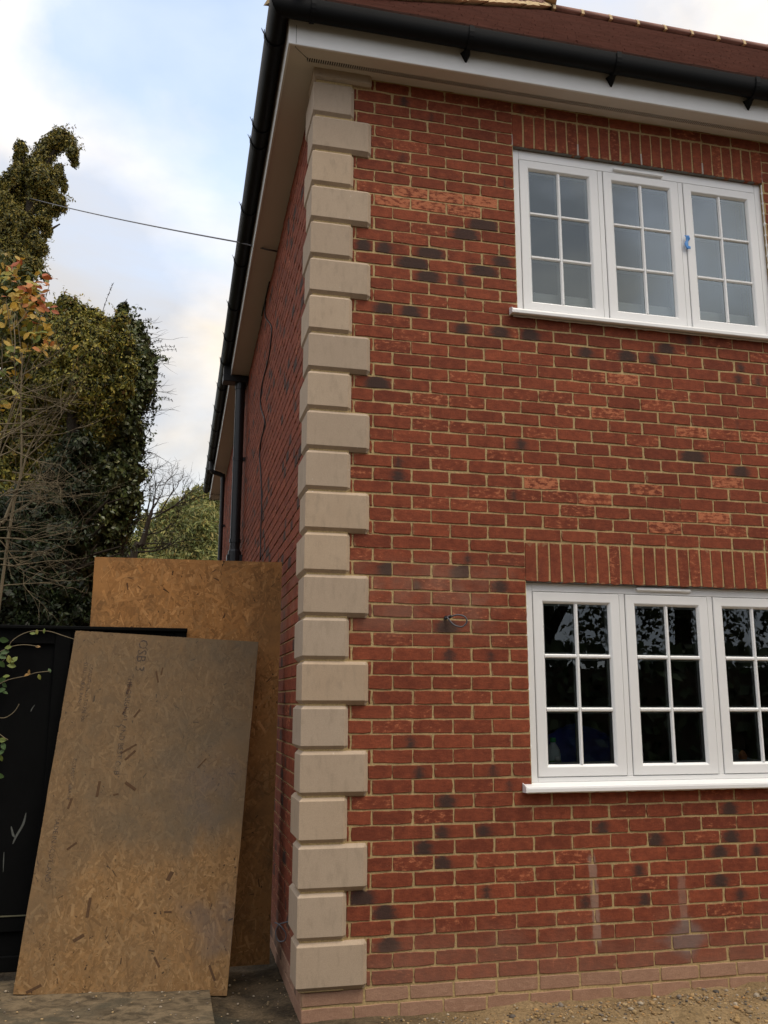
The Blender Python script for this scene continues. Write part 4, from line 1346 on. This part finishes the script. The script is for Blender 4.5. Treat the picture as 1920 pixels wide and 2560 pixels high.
def clump_points(clumps, n, seed, shell=.55, squash=1.0, drop=0.0):
    """clumps: (centre, radius[, weight]) -> points biased to their surfaces, outward normals"""
    R2 = np.random.default_rng(seed)
    C_ = np.array([c[0] for c in clumps]); r = np.array([c[1] for c in clumps])
    w_ = r**2; w_ = w_/w_.sum()
    k = R2.choice(len(clumps), n, p=w_)
    d = R2.normal(0, 1, (n, 3)); d /= np.linalg.norm(d, axis=1)[:, None]
    # lumpy radius
    lum = 1+.22*np.sin(d[:, 0]*7+k)*np.cos(d[:, 2]*6+k*1.7)+.15*np.sin(d[:, 1]*11+k*2.3)
    rad = r[k]*lum*(shell+(1.08-shell)*R2.random(n)**.6)
    p = C_[k]+d*rad[:, None]*np.array([1, 1, squash])
    p[:, 2] -= drop*R2.random(n)**2
    return p, d, k
def palette(n, cols, wts, seed, var=.25):
    R2 = np.random.default_rng(seed); cols = np.array(cols); wts = np.array(wts, float); wts /= wts.sum()
    k = R2.choice(len(cols), n, p=wts)
    return np.clip(cols[k]*R2.uniform(1-var, 1+var, (n, 1))*R2.uniform(.92, 1.08, (n, 3)), 0, 1)
def rpx(r, Y): return r*(Y-CAM[1])/FPX
def cl(px_, py_, Y, r): return (at(px_, py_, Y), rpx(r, Y)*1.0)
def twig_set(mb, p0, d0, ln, r0, depth, R2, spread=.6, up=.1, col=None):
    n = 5; pts = [np.array(p0, float)]; d = np.array(d0, float); d /= np.linalg.norm(d)
    for i in range(n):
        d = d + R2.normal(0, .13, 3) + np.array([0, 0, up*.2]); d /= np.linalg.norm(d)
        pts.append(pts[-1]+d*ln/n)
    mb.tube(pts, [r0*(1-.75*i/n) for i in range(n+1)], 4 if depth < 2 else 5, cap=False)
    if depth > 0:
        for k in range(R2.integers(3, 6)):
            i = R2.integers(1, n+1)
            dd = d + R2.normal(0, spread, 3); 
            twig_set(mb, pts[i], dd, ln*R2.uniform(.4, .7), r0*.5, depth-1, R2, spread, up)

def inner(parent, clumps, n, size, seed):  # big dark leaves added inside the clumps to block light
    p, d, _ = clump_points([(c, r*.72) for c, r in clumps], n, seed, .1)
    leaves('inner_shade_foliage', M_LEAF, parent, p, d, size, palette(n, [(.020, .022, .008), (.030, .030, .010)], [1, 1], seed), .7, .2, seed)
# 1 tall conifer with drooping leaders, back left
Y1 = 9.0
t1 = thing('conifer_tree', 'tall yellow green conifer with a crooked drooping top against the sky', 'tree', tuple(at(60, 1500, Y1)*np.array([1, 1, 0])+np.array([0, 0, GZ])))
base = at(70, 1500, Y1); base[2] = GZ
mb = MB(); top = at(95, 380, Y1)
mb.tube([base, at(60, 900, Y1), at(62, 620, Y1), at(80, 480, Y1), at(120, 400, Y1), at(155, 350, Y1)], [.16, .12, .09, .06, .035, .015], 8)
for a_, b_ in (((75, 520), (55, 385)), ((62, 640), (150, 560)), ((62, 700), (10, 560)), ((80, 480), (140, 470))):
    mb.tube([at(*a_, Y1), (at(*a_, Y1)+at(*b_, Y1))/2+np.array([0, 0, .1]), at(*b_, Y1)], [.05, .03, .01], 6)
mb.obj('trunk', M_BARK, t1)
C1 = [cl(*q[:2], Y1+dy, q[2]) for q, dy in (
    ((148, 345, 26), 0), ((125, 362, 24), .1), ((172, 352, 18), 0), ((182, 378, 15), -.1), ((188, 402, 10), 0), ((108, 388, 26), .1), ((90, 410, 24), 0), ((52, 368, 16), 0), ((50, 395, 17), .1), ((45, 430, 22), 0),
    ((75, 445, 30), .2), ((105, 445, 32), -.1), ((130, 440, 20), 0), ((148, 420, 12), 0), ((155, 450, 11), .1), ((162, 465, 9), 0), ((95, 490, 34), .1), ((130, 485, 18), 0), ((150, 500, 14), -.1), ((158, 515, 9), 0),
    ((30, 450, 24), 0), ((10, 470, 28), .1), ((0, 520, 40), 0), ((45, 500, 26), .2), ((35, 560, 40), 0), ((110, 540, 20), 0), ((140, 525, 12), 0), ((115, 565, 14), .1), ((70, 560, 28), 0), ((85, 610, 26), 0), ((30, 620, 44), .1),
    ((105, 620, 16), 0), ((60, 660, 36), 0), ((10, 670, 50), 0), ((95, 660, 14), -.1), ((125, 575, 7), 0), ((112, 585, 6), 0))]
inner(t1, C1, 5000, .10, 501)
p_, d_, k_ = clump_points(C1, 80000, 5, .35, 1.1, .10)
cols = palette(len(p_), [(.25, .205, .04), (.145, .135, .032), (.06, .065, .02), (.38, .295, .06)], [3, 4, 4, 1.2], 6)
leaves('crown', M_LEAF, t1, p_, d_+np.array([0, 0, .2]), .055, cols, .42, .2, 7)

# 2 golden-green conifer hedge
Y2 = 6.2
t2 = thing('conifer_hedge', 'dense golden green conifer mass left of the passage with ivy on its right', 'hedge', (at(180, 1500, Y2)[0], Y2, GZ))
mb = MB(); b_ = at(170, 1500, Y2); b_[2] = GZ
mb.tube([b_, at(175, 1300, Y2), at(185, 1000, Y2), at(180, 800, Y2)], [.12, .10, .07, .03], 8)
for q in range(14):
    z = rnd.uniform(.8, 3.6); p0 = np.array([b_[0], Y2, z]); mb.tube([p0, p0+np.array([rnd.uniform(-.6, .6), rnd.uniform(-.4, .3), rnd.uniform(.1, .5)])], [.03, .008], 5)
mb.obj('trunk', M_BARK, t2)
C2 = [cl(*q[:2], Y2+dy, q[2]) for q, dy in (
    ((165, 760, 26), 0), ((150, 790, 34), .1), ((185, 775, 26), 0), ((210, 790, 28), .15), ((240, 800, 28), .1), ((270, 815, 24), .2), ((120, 830, 46), 0), ((180, 830, 44), -.1), ((235, 845, 40), 0), ((275, 855, 30), .1),
    ((80, 880, 60), .1), ((150, 890, 52), -.1), ((215, 900, 50), -.15), ((265, 900, 36), 0), ((295, 880, 24), .1), ((60, 960, 60), .2), ((130, 960, 54), 0), ((195, 965, 50), -.15), ((250, 965, 42), -.1), ((290, 950, 30), .1), ((312, 850, 24), -.3), ((318, 905, 26), -.3), ((310, 960, 26), -.3), ((300, 800, 20), -.3),
    ((230, 1020, 40), 0), ((270, 1015, 36), -.1), ((100, 1040, 66), .3), ((30, 1060, 70), .4), ((40, 820, 55), .4), ((20, 760, 45), .5), ((60, 740, 30), .6), ((250, 1070, 34), 0), ((200, 1060, 44), .2),
    ((60, 1140, 70), .5), ((140, 1130, 60), .4), ((20, 1220, 70), .5), ((100, 1220, 66), .5))]
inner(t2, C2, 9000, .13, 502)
p_, d_, k_ = clump_points(C2, 130000, 15, .5, 1.0, .12)
cols = palette(len(p_), [(.25, .22, .038), (.155, .155, .032), (.06, .07, .02), (.42, .34, .06), (.19, .115, .035)], [4, 4, 3, 2.2, .6], 16)
leaves('foliage', M_LEAF, t2, p_, d_, .052, cols, .45, .2, 17)

# 3 ivy-clad tree on the right of the mass
Y3 = 6.6
t3 = thing('ivy_tree', 'tree smothered in dark glossy ivy on the right edge of the planting', 'tree', (at(290, 1500, Y3)[0], Y3, GZ))
mb = MB(); b_ = at(285, 1560, Y3); b_[2] = GZ
mb.tube([b_, at(290, 1300, Y3), at(300, 1050, Y3), at(330, 850, Y3)], [.13, .11, .07, .02], 8)
R2 = np.random.default_rng(99)
for k in range(22):
    q = at(R2.uniform(330, 375), R2.uniform(800, 1250), Y3); twig_set(mb, q, (R2.uniform(.5, 1), 0, R2.uniform(-.1, .5)), R2.uniform(.15, .38), .0045, 1, R2, .35)
mb.obj('trunk', M_BARK, t3)
tw = MB()
for (x0_, y0_, x1_, y1_) in ((370, 870, 402, 853), (372, 880, 436, 868), (378, 890, 440, 876), (370, 905, 415, 896), (378, 915, 420, 905), (250, 800, 282, 712), (300, 800, 315, 752), (340, 820, 378, 800), (375, 940, 410, 942), (380, 1000, 430, 1002), (360, 1010, 384, 1044), (372, 1075, 376, 1090)):
    p0, p1 = at(x0_, y0_, Y3), at(x1_, y1_, Y3); L_ = [p0+(p1-p0)*t+np.array([0, 0, .04*math.sin(3*t)]) for t in np.linspace(0, 1, 7)]
    tw.tube(L_, [.004, .004, .0035, .003, .003, .0025, .002], 4)
    for q in L_[1:]:
        for s_ in (-1, 1):
            for _ in range(2):
                tw.tube([q, q+np.array([R2.uniform(-.02, .02), R2.uniform(-.02, .02), s_*R2.uniform(.012, .03)])], [.004, .002], 3)
tw.obj('twig', M_BARK, t3)
C3 = [cl(*q[:2], Y3+dy, q[2]) for q, dy in (
    ((308, 770, 14), 0), ((312, 800, 20), 0), ((300, 830, 26), .1), ((330, 825, 22), 0), ((345, 815, 16), 0), ((325, 860, 32), 0), ((355, 850, 20), .1), ((345, 890, 34), 0), ((375, 895, 14), 0), ((320, 920, 40), .1), ((360, 930, 30), 0), ((382, 925, 12), 0),
    ((330, 970, 40), 0), ((365, 965, 22), -.1), ((300, 1000, 44), -.1), ((340, 1010, 26), 0), ((290, 1060, 50), -.15), ((325, 1060, 30), 0), ((340, 1080, 18), .1), ((250, 1110, 52), -.1), ((300, 1120, 46), 0), ((335, 1125, 22), 0), ((352, 1105, 10), 0),
    ((260, 1180, 56), -.15), ((315, 1180, 40), 0), ((345, 1180, 16), .1), ((240, 1250, 60), -.1), ((300, 1250, 48), 0), ((335, 1240, 22), 0), ((215, 1320, 60), -.05), ((270, 1320, 46), 0), ((305, 1320, 26), .1), ((195, 1390, 60), 0), ((250, 1390, 44), 0), ((290, 1380, 24), .1),
    ((150, 1330, 56), .3), ((130, 1420, 60), .3), ((190, 1460, 46), .1), ((215, 1510, 40), .2), ((150, 1500, 54), .3), ((80, 1440, 60), .4), ((60, 1520, 60), .3))]
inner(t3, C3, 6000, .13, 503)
p_, d_, k_ = clump_points(C3, 52000, 25, .5, 1.0, .08)
hz = p_[:, 2]
cols = palette(len(p_), [(.050, .066, .032), (.030, .042, .020), (.095, .115, .058), (.12, .12, .03), (.13, .045, .02)], [5, 4, 2.6, .9, .15], 26)
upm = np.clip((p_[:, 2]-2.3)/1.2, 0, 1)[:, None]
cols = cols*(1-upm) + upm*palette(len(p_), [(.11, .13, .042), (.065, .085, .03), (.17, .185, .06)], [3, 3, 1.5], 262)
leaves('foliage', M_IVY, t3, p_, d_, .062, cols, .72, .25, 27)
# hanging trails
tr_ = MB(); tp = []
for k in range(16):
    x = R2.uniform(345, 388); y0_ = R2.uniform(900, 1080); ln = R2.uniform(40, 130)
    q = [at(x+R2.normal(0, 4), y0_+ln*t, Y3) for t in np.linspace(0, 1, 6)]
    tr_.tube(smooth(q, 3), .003, 4)
    for t in np.linspace(.1, 1, int(ln/6)):
        tp.append(at(x+R2.normal(0, 5), y0_+ln*t, Y3))
tr_.obj('trail', M_BARK, t3)
tp = np.array(tp); leaves('trail_leaf', M_IVY, t3, tp, np.tile([0, -1., 0.3], (len(tp), 1)), .05, palette(len(tp), [(.03, .04, .02), (.02, .025, .014)], [1, 1], 3), .7, .2, 28)

def shoots(parent, clumps, n, ln, size, mat, cols, wts, seed, out=(1, 0, .3), every=.022, asp=.5):
    R3 = np.random.default_rng(seed); tw_ = MB(); lp = []; ld = []
    p, d, _ = clump_points(clumps, n*6, seed, .9)
    out = np.array(out)/np.linalg.norm(out)
    keep = np.argsort(-(d@out + R3.normal(0, .35, len(d))))[:n]
    for i in keep:
        v = d[i]*.7+out*.5+R3.normal(0, .3, 3); v /= np.linalg.norm(v)
        L_ = ln*R3.uniform(.4, 1.2); q = [p[i]-d[i]*.05]
        for k in range(6):
            v = v+R3.normal(0, .14, 3)+np.array([0, 0, -.05]); v /= np.linalg.norm(v); q.append(q[-1]+v*L_/6)
        tw_.tube(q, [.0035-.0004*k for k in range(7)], 3, cap=False)
        m_ = int(L_/every)
        for t in np.linspace(.1, 1, max(3, m_)):
            j = min(5, int(t*6)); f_ = t*6-j
            lp.append(q[j]*(1-f_)+q[j+1]*f_+R3.normal(0, .012, 3)); ld.append(v+R3.normal(0, .6, 3))
    tw_.obj('shoot', M_BARK, parent, kind='stuff')
    lp = np.array(lp); leaves('shoot_leaf', mat, parent, lp, np.array(ld), size, palette(len(lp), cols, wts, seed), asp, .2, seed+1)
shoots(t3, [c for c in C3 if c[0][2] > 1.9], 260, .26, .06, M_IVY, [(.10, .125, .045), (.06, .08, .03), (.16, .18, .06)], [3, 3, 1], 610)
shoots(t3, C3, 160, .20, .055, M_IVY, [(.05, .065, .03), (.035, .045, .02)], [1, 1], 611, (1, -.4, -.1))
shoots(t2, C2, 320, .18, .045, M_LEAF, [(.30, .26, .05), (.18, .17, .035), (.42, .33, .06)], [3, 3, 1], 612, (.2, -.6, .7), .016, .4)
shoots(t1, C1, 260, .22, .045, M_LEAF, [(.25, .205, .04), (.14, .13, .03)], [2, 1], 613, (.5, -.3, .2), .016, .4)
# 4 dark laurel filling the lower left
Y4 = 4.6
t4 = thing('evergreen_shrub', 'dark evergreen shrub in shade above the black gate', 'shrub', (at(60, 1500, Y4)[0], Y4, GZ))
mb = MB(); b_ = at(40, 1560, Y4); b_[2] = GZ
for q in range(6): mb.tube([b_+np.array([rnd.uniform(-.2, .2), 0, 0]), b_+np.array([rnd.uniform(-.5, .5), rnd.uniform(-.1, .1), 1.0]), b_+np.array([rnd.uniform(-.8, .7), rnd.uniform(-.2, .2), 2.0])], [.03, .02, .008], 5)
mb.obj('stem', M_BARK, t4)
C4 = [cl(*q[:2], Y4+dy, q[2]) for q, dy in (((10, 1490, 70), 0), ((80, 1500, 60), .1), ((150, 1480, 50), .2), ((40, 1560, 70), .1), ((120, 1560, 60), .1), ((200, 1540, 40), .3), ((30, 1400, 60), .2), ((100, 1410, 55), .2), ((-60, 1450, 80), 0), ((-60, 1300, 80), .1), ((0, 1320, 60), .3), ((170, 1350, 56), .6), ((190, 1240, 56), 1.2), ((150, 1180, 50), 1.2), ((195, 1130, 50), 1.3), ((80, 1320, 56), .8), ((60, 1260, 50), .9), ((110, 1280, 50), .9))]
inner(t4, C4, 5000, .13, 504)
p_, d_, k_ = clump_points(C4, 30000, 35, .3)
cols = palette(len(p_), [(.022, .038, .012), (.014, .022, .009), (.045, .060, .016)], [4, 4, 1], 36)
leaves('foliage', M_LEAF, t4, p_, d_, .055, cols, .4, .2, 37)

# 5 autumn shrub, orange and yellow leaves, near left
Y5 = 3.4
t5 = thing('autumn_shrub', 'shrub with large yellow and orange autumn leaves at the left edge', 'shrub', (at(0, 1500, Y5)[0], Y5, GZ))
mb = MB(); b_ = at(-30, 1600, Y5); b_[2] = GZ
R2 = np.random.default_rng(55)
tips = []
for k in range(4):
    q = [b_, at(-60+R2.uniform(-20, 30), 1300, Y5), at(R2.uniform(0, 60), 1000, Y5), at(R2.uniform(10, 130), R2.uniform(700, 860), Y5+R2.uniform(-.2, .2))]
    mb.tube(smooth(q, 4), [.010*(1-.06*i) for i in range(13)], 5); tips.append(q[-1])
mb.obj('branch', M_TWIG, t5)
lm = {}
def leaf_mesh(key, cols):
    prof = [(0, 0), (.18, .20), (.30, .46), (.24, .72), (.10, .92), (0, 1.0)]
    vv = [(0, -.5+y, 0) for _, y in prof] + [(x, -.5+y, .10*x) for x, y in prof[1:-1]] + [(-x, -.5+y, .10*x) for x, y in prof[1:-1]]
    vv = [(x, y, z-.18*(y+.5)**2) for x, y, z in vv]
    fs = [(0, 6, 1), (1, 6, 7, 2), (2, 7, 8, 3), (3, 8, 9, 4), (4, 9, 5), (0, 1, 10), (1, 2, 11, 10), (2, 3, 12, 11), (3, 4, 13, 12), (4, 5, 13)]
    mb_ = MB(); mb_.add(vv, fs, (*cols, 1)); me = mb_.mesh('leaf'); me.materials.append(M_LEAF); return me
lcols = [(.46, .28, .035), (.40, .27, .045), (.47, .18, .045), (.30, .26, .045), (.16, .19, .035), (.36, .095, .03), (.45, .31, .065)]
lms = [leaf_mesh(i, c_) for i, c_ in enumerate(lcols)]
zones = [((38, 668), 20, [0, 0, 1, 2], 10), ((80, 722), 26, [2, 5, 0, 3], 22), ((60, 740), 30, [0, 1, 2, 5], 26), ((40, 790), 40, [0, 1, 6, 3], 34), ((95, 770), 36, [2, 5, 0, 3], 26), ((90, 830), 44, [1, 0, 3, 4], 34), ((60, 850), 40, [3, 4, 1, 0], 26),
         ((110, 860), 26, [0, 1, 2], 12), ((20, 900), 40, [3, 4, 1], 20), ((20, 960), 30, [4, 3, 0], 10), ((15, 700), 25, [3, 0, 4], 12), ((115, 700), 22, [2, 4, 5], 10), ((40, 620+40), 14, [5], 3), ((10, 1010), 25, [3, 0], 8)]
for (cx2, cy2), sp2, cs, n in zones:
    for k in range(int(n*1.14)):
        p0 = at(cx2+R2.normal(0, sp2*.6), cy2+R2.normal(0, sp2*.55), Y5+R2.uniform(-.15, .25))
        o = bpy.data.objects.new('leaf', lms[cs[R2.integers(len(cs))]]); COL.objects.link(o)
        o.parent = t5; o.matrix_parent_inverse = t5.matrix_world.inverted()
        s_ = R2.uniform(.06, .10)
        e_ = Vector((R2.normal(0, .5), R2.normal(-.6, .5), R2.normal(.5, .5))).to_track_quat('Z', 'Y').to_matrix().to_4x4() @ Matrix.Rotation(R2.uniform(0, 6.3), 4, 'Z')
        o.matrix_basis = Matrix.Translation(p0) @ e_ @ Matrix.Scale(s_, 4)
C5 = [cl(*q[:2], Y5+.5, q[2]) for q in ((30, 720, 45), (80, 760, 42), (30, 820, 50), (10, 900, 60), (90, 840, 40), (110, 690, 16), (60, 690, 26), (0, 660, 30))]
p_, d_, k_ = clump_points(C5, 2600, 45, .3)
leaves('foliage', M_LEAF, t5, p_, d_, .06, palette(len(p_), [(.05, .07, .018), (.11, .11, .025), (.20, .15, .03)], [3, 2, 1], 46), .5, .2, 47)

# 6 bare twiggy shrub, near left
Y6 = 3.0
t6 = thing('bare_shrub', 'leafless shrub of pale tangled twigs at the left edge', 'shrub', (at(-40, 1500, Y6)[0], Y6, GZ))
mb = MB(); R2 = np.random.default_rng(66)
mb.tube(smooth([np.array([at(-60, 1600, Y6)[0], Y6, GZ]), at(-20, 1400, Y6), at(12, 1300, Y6), at(45, 1215, Y6), at(70, 1130, Y6), at(105, 1060, Y6)], 4), [.022, .022, .021, .020, .019, .018, .017, .016, .015, .014, .013, .012, .011, .010, .009, .008, .007, .006, .005, .004, .004], 6)
mb.tube(smooth([np.array([at(-40, 1600, Y6)[0], Y6, GZ]), at(20, 1350, Y6), at(52, 1180, Y6), at(52, 1000, Y6), at(56, 880, Y6)], 4), [.016-.0008*i for i in range(17)], 6)
starts = [((12, 1290), (.9, 0, .5)), ((45, 1215), (1, 0, .25)), ((10, 1240), (1, -.1, .15)), ((60, 1150), (.7, 0, .7)), ((0, 1200), (1, .1, .1)), ((0, 1140), (.9, 0, .45)), ((52, 1020), (1, 0, -.2)), ((54, 940), (.9, 0, .4)), ((0, 1060), (1, 0, -.1)),
          ((-10, 1320), (1, 0, .1)), ((-20, 1400), (1, 0, .12)), ((-10, 1380), (1, 0, .2)), ((50, 1090), (.8, .2, .1)), ((0, 1000), (.9, 0, .2)), ((-10, 1250), (.8, -.2, .6)), ((30, 1180), (1, 0, 0)), ((-10, 1345), (1, -.2, .05)), ((-20, 1470), (1, 0, .15)), ((52, 980), (-.5, 0, .5)), ((0, 1100), (1, 0, .7))]
for (a_, b_), d0 in starts:
    twig_set(mb, at(a_, b_, Y6), d0, R2.uniform(.35, .62), .0062, 2, R2, .45, .12)
    twig_set(mb, at(a_+R2.uniform(-20, 30), b_+R2.uniform(-60, 60), Y6+R2.uniform(-.3, .4)), np.array(d0)+R2.normal(0, .3, 3), R2.uniform(.3, .6), .0055, 2, R2, .5, .05)
mb.obj('branch', M_TWIG, t6)

# 7 far willow and 8 bare tree behind the passage
Y7 = 21.0
t7 = thing('willow_tree', 'pale green willow far behind the passage beyond the house', 'tree', (at(480, 1500, Y7)[0], Y7, GZ))
mb = MB(); b_ = at(500, 1500, Y7); b_[2] = GZ
mb.tube([b_, at(500, 1400, Y7), at(490, 1280, Y7)], [.35, .28, .1], 8)
for a_, c_ in ((430, 1260), (540, 1230), (400, 1320), (560, 1300), (470, 1220)): mb.tube([at(500, 1420, Y7), at((a_+500)/2, (c_+1380)/2-20, Y7), at(a_, c_, Y7)], [.14, .08, .03], 6)
mb.obj('trunk', M_BARK, t7)
C7 = [cl(*q[:2], Y7+dy, q[2]) for q, dy in (((525, 1225, 24), 0), ((490, 1250, 34), 0), ((540, 1270, 40), .5), ((455, 1275, 34), 0), ((425, 1275, 26), 0), ((500, 1300, 46), -.5), ((445, 1320, 40), 0), ((405, 1310, 30), .5), ((540, 1340, 46), -.5), ((480, 1360, 46), -.5), ((420, 1370, 44), 0), ((370, 1360, 36), 1), ((360, 1300, 20), 1), ((530, 1400, 46), -.8), ((460, 1410, 46), -.5), ((400, 1420, 46), 0), ((340, 1410, 40), 1), ((590, 1300, 50), 1), ((600, 1380, 50), 1), ((320, 1350, 22), 1), ((300, 1440, 50), 1), ((250, 1500, 60), 2), ((180, 1560, 60), 2))]
p_, d_, k_ = clump_points(C7, 105000, 75, .35, 1.0, .8)
cols = palette(len(p_), [(.30, .275, .08), (.21, .225, .07), (.13, .16, .05), (.40, .34, .11)], [3, 4, 3, 1], 76)
leaves('crown', M_LEAF, t7, p_, d_*.3+np.array([0, -.6, .2]), .17, cols, .24, .2, 77)
Y8 = 11.5
t8 = thing('bare_tree', 'small leafless tree with dark twisting branches in front of the willow', 'tree', (at(335, 1500, Y8)[0], Y8, GZ))
mb = MB(); R2 = np.random.default_rng(88)
b_ = at(330, 1420, Y8); b0_ = b_.copy(); b0_[2] = GZ
mb.tube(smooth([b0_, b_, at(355, 1360, Y8), at(372, 1300, Y8), at(380, 1275, Y8)], 4), [.09-.004*i for i in range(17)], 6)
mb.tube(smooth([b_, at(310, 1360, Y8), at(335, 1310, Y8), at(365, 1290, Y8), at(425, 1275, Y8)], 4), [.05-.0027*i for i in range(17)], 5)
for (a_, c_), d0 in (((380, 1275), (.6, 0, .8)), ((372, 1300), (.9, 0, .4)), ((365, 1290), (.3, 0, 1)), ((335, 1310), (-.5, 0, .9)), ((355, 1360), (.9, 0, .1)), ((360, 1340), (1, 0, .3)), ((340, 1390), (-.6, 0, .6)), ((400, 1282), (.5, 0, .8)), ((350, 1370), (.8, 0, -.1)), ((375, 1285), (.2, 0, 1)), ((330, 1330), (.2, .1, 1)), ((318, 1350), (-.2, 0, 1)), ((410, 1280), (.9, .1, .5)), ((345, 1380), (1, 0, .2))):
    twig_set(mb, at(a_, c_, Y8), d0, R2.uniform(.5, .9), .017, 3, R2, .6, .15)
mb.obj('branch', M_BARK, t8)

# 9 vine trailing over the gate
t9 = thing('climbing_vine', 'thin vine with a few yellow green leaves trailing over the black gate', 'vine', tuple(at(20, 1700, YG-.03)))
mb = MB()
yv = YG-.03
for q in ([(-30, 1680), (10, 1650), (28, 1605), (70, 1580), (120, 1578), (160, 1590), (185, 1598)], [(-20, 1640), (25, 1618), (60, 1612), (95, 1616)], [(-20, 1720), (20, 1700), (65, 1690), (90, 1682), (125, 1678)], [(-20, 1790), (10, 1795), (35, 1780), (48, 1760)], [(-20, 1820), (5, 1840), (20, 1850)]):
    mb.tube(smooth([at(a_, b_, yv+rnd.uniform(-.02, .02)) for a_, b_ in q], 4), .0025, 4)
mb.obj('stem', M_TWIG, t9)
R2 = np.random.default_rng(5)
yl = [leaf_mesh(9, (.16, .20, .04)), leaf_mesh(10, (.24, .24, .05)), leaf_mesh(11, (.30, .17, .05)), leaf_mesh(12, (.06, .11, .03))]
for a_, b_, c_, s_ in ((28, 1655, 1, .055), (36, 1648, 0, .05), (22, 1648, 1, .05), (30, 1664, 0, .05), (68, 1686, 2, .04), (72, 1680, 2, .03), (98, 1692, 1, .035), (124, 1676, 3, .03), (82, 1583, 0, .035), (92, 1580, 1, .03), (110, 1577, 0, .03), (5, 1700, 3, .05), (10, 1712, 3, .045), (15, 1690, 0, .04), (3, 1725, 3, .05), (5, 1850, 0, .05), (8, 1865, 3, .05), (3, 1880, 3, .05), (2, 1895, 0, .04), (12, 1730, 3, .04), (95, 1616, 2, .028), (3, 1640, 3, .06), (12, 1630, 3, .05), (20, 1618, 0, .04), (4, 1660, 3, .05), (8, 1400+200, 3, .06), (0, 1940, 3, .05)):
    o = bpy.data.objects.new('leaf', yl[c_]); COL.objects.link(o); o.parent = t9; o.matrix_parent_inverse = t9.matrix_world.inverted()
    e_ = Vector((R2.normal(0, .4), -1, R2.normal(.3, .4))).to_track_quat('Z', 'Y').to_matrix().to_4x4() @ Matrix.Rotation(R2.uniform(0, 6.3), 4, 'Z')
    o.matrix_basis = Matrix.Translation(at(a_, b_, yv-.01)) @ e_ @ Matrix.Scale(s_, 4)

# trees across the road behind the viewer: mirrored in the glass, placed to shade the lower wall
def yard_tree(x, y, h, r, seed, lab):
    t = thing('street_tree', lab, 'tree', (x, y, GZ), 'trees across the road behind the viewer')
    mb = MB(); mb.tube([(x, y, GZ), (x+.1, y, h*.4), (x, y+.1, h*.8)], [.22, .16, .06], 7)
    R3 = np.random.default_rng(seed)
    for k in range(8):
        a_ = R3.uniform(0, 6.3); z = h*R3.uniform(.3, .7)
        mb.tube([(x, y, z), (x+math.cos(a_)*r*.5, y+math.sin(a_)*r*.5, z+h*.12), (x+math.cos(a_)*r*.9, y+math.sin(a_)*r*.9, z+h*.2)], [.07, .04, .015], 5)
    mb.obj('trunk', M_BARK, t)
    cs = [(np.array([x+R3.normal(0, r*.42), y+R3.normal(0, r*.42), h*R3.uniform(.36, .92)]), r*R3.uniform(.28, .45)) for _ in range(16)]
    p2, d2, _k = clump_points(cs, 9000, seed+1, .25)
    leaves('crown', M_LEAF, t, p2, d2, .15, palette(len(p2), [(.04, .05, .018), (.07, .07, .02), (.02, .028, .012)], [2, 1, 2], seed), .6, .2, seed+2)
for i, (x, y, h, r) in enumerate(((2.5, -11.5, 7.6, 2.6), (6.0, -11, 7.2, 2.5), (9.5, -12, 7.8, 2.7), (13, -11.5, 7.4, 2.6), (-1.5, -11, 7.0, 2.5), (17, -12.5, 7.9, 2.8), (-5.5, -11, 7.5, 2.6))):
    yard_tree(x, y, h, r, 300+7*i, 'leafy tree across the road, mirrored darkly in the lower window')

hg = thing('added_hedge', 'dark hedge added behind the viewer to darken the lower window reflections', 'hedge', (6, -9.6, GZ))  # unseen hedge, added so the lower panes mirror something dark
hp_ = np.c_[rng.uniform(-12, 26, 16000), -9.6+rng.normal(0, .35, 16000), GZ+rng.uniform(0, 2.45, 16000)]
leaves('foliage', M_LEAF, hg, hp_, np.tile([0, 1., .3], (16000, 1)), .26, palette(16000, [(.03, .045, .015), (.018, .028, .01)], [1, 1], 71), .6, .2, 72)
hs = MB(); hs.box(-12, -10, GZ, 26, -9.4, 1.9); hs.obj('stem', M_BARK, hg)
